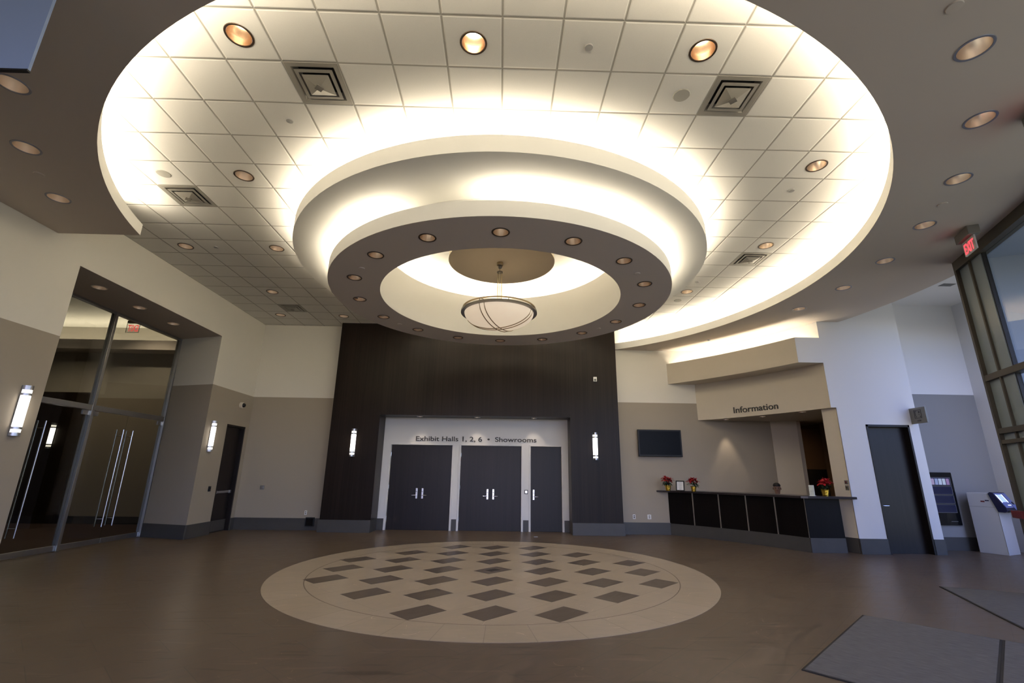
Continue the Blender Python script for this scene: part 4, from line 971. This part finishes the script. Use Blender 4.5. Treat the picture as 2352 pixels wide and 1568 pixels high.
cface('screen', .045, .275, .13, .305, .006, M_screen); cface('light_strip', .02, .04, .12, .31, .007, M_bar); cface('light_strip', .285, .305, .12, .31, .007, M_bar)
cface('card_slot', .17, .31, .05, .062, .007, M_bar); cface('receipt_slot', .42, .49, .07, .13, .008, M_black)
mb = MB(); mb.box(.05, .40, -.17, -.10, .90, .945); mb.build('keypad_shelf', M_black, con, bevel=.01)

bd = thing('brochure_display', 'black wall display with shelves of brochures on the alcove wall left of the cash machine', 'brochure display', (10.45, 11.5, .55))
BW, BH = .46, 1.2
mb = MB(); mb.box(-BW, BW, -.05, 0, 0, BH); mb.build('case', M_blackg, bd, bevel=.015)
for k in range(4):
    z = .28 + k * .205
    mb = MB(); mb.box(-BW + .05, BW - .07, -.056, -.05, z, z + .19); mb.box(-BW + .06, BW - .08, -.0565, -.0562, z + .008, z + .182, 1); mb.build('shelf_pocket', [M_greyplate, M_navy], bd)
bc = [(.6, .62, .55), (.25, .4, .42), (.55, .45, .35), (.62, .45, .5), (.45, .5, .6), (.75, .8, .78), (.75, .8, .74), (.5, .3, .42)]
x = -.37
for k, c in enumerate(bc):
    mb = MB(); mb.box(x, x + .075, -.064, -.0568, .915, 1.055); o = mb.build('brochure', mat('brochure_print', c, .5), None); o.location = bd.location
    tag(o, ['leftmost pale brochure', 'second brochure from the left', 'third brochure from the left', 'fourth brochure from the left', 'fourth brochure from the right', 'third brochure from the right, nearly white,', 'second brochure from the right, nearly white,', 'rightmost dull red brochure'][k] + ' in the top pocket of the wall display', 'brochure', 'brochures in the top pocket'); x += .092
mb = MB(); mb.box(.2, .36, -.053, -.05, .085, .095); mb.build('maker_plate', M_greyplate, bd)

sg = thing('projecting_sign', 'olive-grey projecting sign with a pictogram above the right end of the dark door', 'sign', (9.66, WR, 0))
mb = MB(); mb.box(-.02, .02, -.42, 0, 2.822, 3.182); mb.build('panel', M_signg, sg, bevel=.004)
mb = MB(); X_ = (-.0235, -.0195)
sy0, sy1, sz0, sz1 = -.31, -.12, 2.935, 3.13
for (a, b, c, d_) in ((sy0, sy1, sz0, sz0 + .012), (sy0, sy1, sz1 - .012, sz1), (sy0, sy0 + .012, sz0, sz1), (sy1 - .012, sy1, sz0, sz1)): mb.box(*X_, a, b, c, d_)
for (a, b, c, d_) in ((-.16, -.145, 2.995, 3.10), (-.19, -.14, 3.09, 3.105), (-.275, -.235, 3.05, 3.095), (-.27, -.23, 3.015, 3.027), (-.285, -.262, 2.955, 2.985), (-.175, -.155, 2.96, 2.985)): mb.box(*X_, a, b, c, d_)
mb.build('pictogram', M_letter, sg)
lettering('sign_letters', 'ATM', M_letter, lambda u, h, d: (-.0205 - d * .003, -.17 - u * .10, 2.865 + h * .035), parent=sg)

# ------------------------------------------------------------------ mats
def floor_mat(P, d, n, w, l, label, z=.0):
    a = atan2(d.y, d.x); t = thing('entrance_mat', label, 'floor mat', (*P, z), a, 'grey entrance mats'); sg_ = 1 if (Vector((-d.y, d.x)).dot(n) > 0) else -1
    mb = MB(); mb.box(.02, w - .02, min(.02 * sg_, (l - .02) * sg_), max(.02 * sg_, (l - .02) * sg_), 0, .012); mb.build('carpet_pile', M_mat, t)
    mb = MB(); y0, y1 = min(0, l * sg_), max(0, l * sg_)
    for bx in ((0, .02, y0, y1), (w - .02, w, y0, y1), (.02, w - .02, y0, y0 + .02), (.02, w - .02, y1 - .02, y1)): mb.box(*bx, 0, .009)
    mb.build('rubber_edge', M_matrim, t); return t
P1 = Vector((4.392, 6.182)); d1 = (Vector((2.61, 4.536)) - P1).normalized(); n1 = Vector((.68, -.733))
floor_mat(P1, d1, n1, 2.425, 1.18, 'grey carpet mat at the bottom right, the left one of two laid edge to edge')
q_ = P1 + n1.normalized() * 1.182
floor_mat(q_, d1, n1, 2.425, 1.8, 'grey carpet mat cut off by the bottom right corner of the photo')
P2 = Vector((6.776, 7.749)); d2 = (Vector((5.82, 5.68)) - P2).normalized()
floor_mat(P2, d2, Vector((-d2.y, d2.x)) * (1 if -d2.y > 0 else -1), 2.6, 1.05, 'grey carpet mat farther back on the right beside the entrance glazing')
mb = MB(); mb.box(-.05, .05, -.02, .02, .0, .006); o = mb.build('paper_scrap', M_paper); o.location = (.98, 13.15, .0); o.rotation_euler = (0, 0, .2); tag(o, 'tiny white paper scrap on the floor before the exhibit hall doors', 'litter')

# ------------------------------------------------------------------ receptionist
HX, HY, HZ = 7.265, 12.62, 1.315      # head centre
pz = atan2(-.5, -.87)                 # facing towards the lobby
per = thing('person', 'person with short black hair seated behind the desk, only the head showing', 'person', (HX, HY, 0), radians(-30))
def skin(name, J, E, mm, root=0, sub=2):
    me = bpy.data.meshes.new(name); me.from_pydata([j[:3] for j in J], E, []); me.materials.append(mm)
    o = bpy.data.objects.new(name, me); COL.objects.link(o); o.parent = per
    sk = o.modifiers.new('skin', 'SKIN'); sk.use_smooth_shade = True
    for i, j in enumerate(J): me.skin_vertices[0].data[i].radius = (j[3], j[3] * (j[4] if len(j) > 4 else 1)); me.skin_vertices[0].data[i].use_root = (i == root)
    s_ = o.modifiers.new('sub', 'SUBSURF'); s_.levels = sub; s_.render_levels = sub
    return o
# local: -y forward; seat at z .5
J = [(0, .06, .55, .14), (0, .05, .72, .13), (0, .03, .92, .145), (0, .02, 1.06, .12), (0, .01, 1.13, .06), (0, 0, 1.19, .055), (0, -.01, 1.27, .082), (0, -.005, 1.35, .092), (0, .0, 1.40, .06)]
E_ = [(i, i + 1) for i in range(8)]
for s_ in (-1, 1):
    n0 = len(J); J += [(s_ * .17, .02, 1.05, .06), (s_ * .22, -.02, .84, .048), (s_ * .17, -.25, .79, .038), (s_ * .16, -.33, .79, .03)]
    E_ += [(3, n0), (n0, n0 + 1), (n0 + 1, n0 + 2), (n0 + 2, n0 + 3)]
    for q, (dx, ln) in enumerate(((-.03, .07), (-.01, .085), (.01, .08), (.03, .065), (-.045 * s_, .05))):
        J.append((s_ * .16 + dx, -.34 - ln, .785, .0085)); E_.append((n0 + 3, len(J) - 1))
    n0 = len(J); J += [(s_ * .10, .0, .54, .085), (s_ * .12, -.38, .54, .065), (s_ * .12, -.36, .12, .045), (s_ * .12, -.48, .05, .04)]
    E_ += [(0, n0), (n0, n0 + 1), (n0 + 1, n0 + 2), (n0 + 2, n0 + 3)]
body = skin('body', J, E_, M_skin)
def ell(mb, c, r, n=20, m_=12, zmin=-1.):
    v = []; f = []
    for i in range(m_ + 1):
        th = pi * i / m_
        for k in range(n): v.append((c[0] + r[0] * sin(th) * cos(2 * pi * k / n), c[1] + r[1] * sin(th) * sin(2 * pi * k / n), c[2] + r[2] * max(zmin, cos(th))))
    for i in range(m_):
        for k in range(n): f.append((i * n + k, i * n + (k + 1) % n, (i + 1) * n + (k + 1) % n, (i + 1) * n + k))
    mb.add(v, f)
mb = MB(); ell(mb, (0, .012, 1.375), (.088, .104, .075), zmin=-.25); mb.build('hair', M_hair, per, smooth=True)
mb = MB(); ell(mb, (0, -.105, 1.285), (.014, .022, .024)); mb.build('nose', M_skin, per, smooth=True)
for s_ in (-1, 1):
    mb = MB(); ell(mb, (s_ * .032, -.088, 1.315), (.014, .008, .009)); mb.build('eye', M_hair, per, smooth=True)
    mb = MB(); ell(mb, (s_ * .088, .01, 1.30), (.012, .02, .032)); mb.build('ear', M_skin, per, smooth=True)
mb = MB(); ell(mb, (0, -.09, 1.245), (.026, .01, .007)); mb.build('mouth', M_redbox, per, smooth=True)
skin('shirt', [(0, .06, .56, .165), (0, .05, .74, .155), (0, .03, .93, .165), (0, .02, 1.07, .13), (0, .01, 1.12, .08), (-.18, .02, 1.06, .075), (-.225, -.02, .84, .062), (-.18, -.2, .795, .052), (.18, .02, 1.06, .075), (.225, -.02, .84, .062), (.18, -.2, .795, .052)],
     [(0, 1), (1, 2), (2, 3), (3, 4), (3, 5), (5, 6), (6, 7), (3, 8), (8, 9), (9, 10)], M_shirt)
ch = thing('office_chair', 'plain black chair under the seated receptionist behind the desk', 'chair', (HX, HY + .05, 0), radians(-30))
mb = MB(); mb.box(-.23, .23, -.2, .24, .34, .40); mb.build('seat', M_black, ch, bevel=.02)
mb = MB(); mb.box(-.2, .2, .27, .31, .5, .95); mb.build('backrest', M_black, ch, bevel=.02)
mb = MB(); mb.tube([(0, 0, .06), (0, 0, .36)], .03, 12); mb.tube([(0, .2, .37), (0, .33, .4), (0, .33, .6)], .018, 8)
for k in range(5): a = k * 2 * pi / 5; mb.tube([(0, 0, .08), (.28 * cos(a), .28 * sin(a), .03)], .02, 8)
mb.build('base', M_pewter, ch, smooth=True)

# ------------------------------------------------------------------ lights
SKY, GROUND_GLOW, COVE, EXPO = (.225, .232, .385), (.76, .70, .67), .31, 1.13
def area(name, loc, sx, sy, rot, power, col):
    L = bpy.data.lights.new(name, 'AREA'); L.shape = 'RECTANGLE'; L.size = sx; L.size_y = sy; L.energy = power; L.color = col
    o = bpy.data.objects.new(name, L); COL.objects.link(o); o.location = loc; o.rotation_euler = rot; return o
WARM = (1.0, .89, .71)
def cove(r, z, n, power, tilt, skip=(), a_from=0., a_to=2 * pi, ln=1.15, wd=.04, cx=CX, cy=CY):
    for k in range(n):
        if k in skip: continue
        a = a_from + (a_to - a_from) * (k + .5) / n
        # faces up, tilted towards the ring centre / outwards
        o = area('cove_tube', (cx + r * cos(a), cy + r * sin(a), z), ln, wd, (0, 0, 0), power * COVE, WARM)
        t_ = Vector((-sin(a), cos(a), 0)); rad = Vector((cos(a), sin(a), 0)); dz = -(Vector((0, 0, 1)) * cos(tilt) + rad * sin(tilt))
        o.matrix_world = Matrix.LocRotScale(Vector((cx + r * cos(a), cy + r * sin(a), z)), Matrix((t_, dz.cross(t_), dz)).transposed().to_quaternion(), None)
cove(RO + .28, ZS + .075, 26, 26, radians(-8), a_from=aL2 - 2 * pi, a_to=aR, ln=1.0, wd=.36)
cove(3.58, 5.465, 18, 34, radians(8), wd=.34, ln=1.0)
cove(3.03, 4.94, 15, 20, radians(8), skip=(10,), wd=.26, ln=1.0)
cove(2.53, 5.81, 12, 20, radians(-8), wd=.24, ln=1.0)
o = area('cove_tube', (-12.8, 15.1, 5.3), 8.5, .3, (pi, 0, 0), 42, WARM)
for k in range(4):
    t_ = (k + .5) / 4; x, y = ARC_B.p(t_, .2); a = ARC_B.ang(t_)
    o = area('cove_tube', (x, y, 4.62), .85, .12, (pi, 0, a + pi / 2), 5.5, WARM)
def spot(loc, power, ang, col=(1, .82, .62), blend=.6, rot=(0, 0, 0)):
    L = bpy.data.lights.new('downlight_or_fill_beam', 'SPOT'); L.energy = power; L.spot_size = radians(ang); L.spot_blend = blend; L.color = col; L.shadow_soft_size = .04
    o = bpy.data.objects.new('downlight_or_fill_beam', L); COL.objects.link(o); o.location = loc; o.rotation_euler = rot
for k, (x, y) in enumerate(NL): spot((x + (.08 if k == 0 else 0), y + (.12 if k == 0 else 0), 3.17), 26 if k == 0 else 10, 52)
for x, y in PL: spot(ploc(x, y, PZ - .02), 7, 80)
spot((9.6, 14.8, 2.0), 3, 140, (1, .6, .3), rot=(radians(75), 0, 0))  # warm spot without a fixture, added low to light the office wall
spot((-10.8, 13.2, 6.2), 80, 130); spot((-13.5, 12.6, 6.2), 80, 130)

# sky
w = bpy.data.worlds.new('world'); S.world = w; w.use_nodes = True
nt = w.node_tree; bg = nt.nodes['Background']
sk = nt.nodes.new('ShaderNodeTexSky'); sk.sky_type = 'NISHITA'; sk.sun_disc = False; sk.sun_elevation = radians(38); sk.sun_rotation = radians(200)
tc = nt.nodes.new('ShaderNodeTexCoord'); sp = nt.nodes.new('ShaderNodeSeparateXYZ'); nt.links.new(tc.outputs['Generated'], sp.inputs[0])
mr = nt.nodes.new('ShaderNodeMapRange'); mr.inputs[1].default_value = -.02; mr.inputs[2].default_value = .02; nt.links.new(sp.outputs[2], mr.inputs[0])
mx = nt.nodes.new('ShaderNodeMix'); mx.data_type = 'RGBA'; nt.links.new(mr.outputs[0], mx.inputs[0])
sc_ = nt.nodes.new('ShaderNodeVectorMath'); sc_.operation = 'MULTIPLY'; sc_.inputs[1].default_value = SKY; nt.links.new(sk.outputs[0], sc_.inputs[0])
nt.links.new(sc_.outputs[0], mx.inputs[7]); mx.inputs[6].default_value = (*GROUND_GLOW, 1)     # pale glow below the horizon, added to light ceilings and soffits
nt.links.new(mx.outputs[2], bg.inputs[0]); bg.inputs[1].default_value = 1

S.view_settings.view_transform = 'Standard'; S.view_settings.look = 'None'; S.view_settings.gamma = 1; S.view_settings.use_curve_mapping = False
S.view_settings.exposure = EXPO
cy_ = S.cycles
cy_.max_bounces = 10; cy_.diffuse_bounces = 5; cy_.transparent_max_bounces = 12; cy_.caustics_reflective = False; cy_.caustics_refractive = False
cy_.sample_clamp_indirect = 4
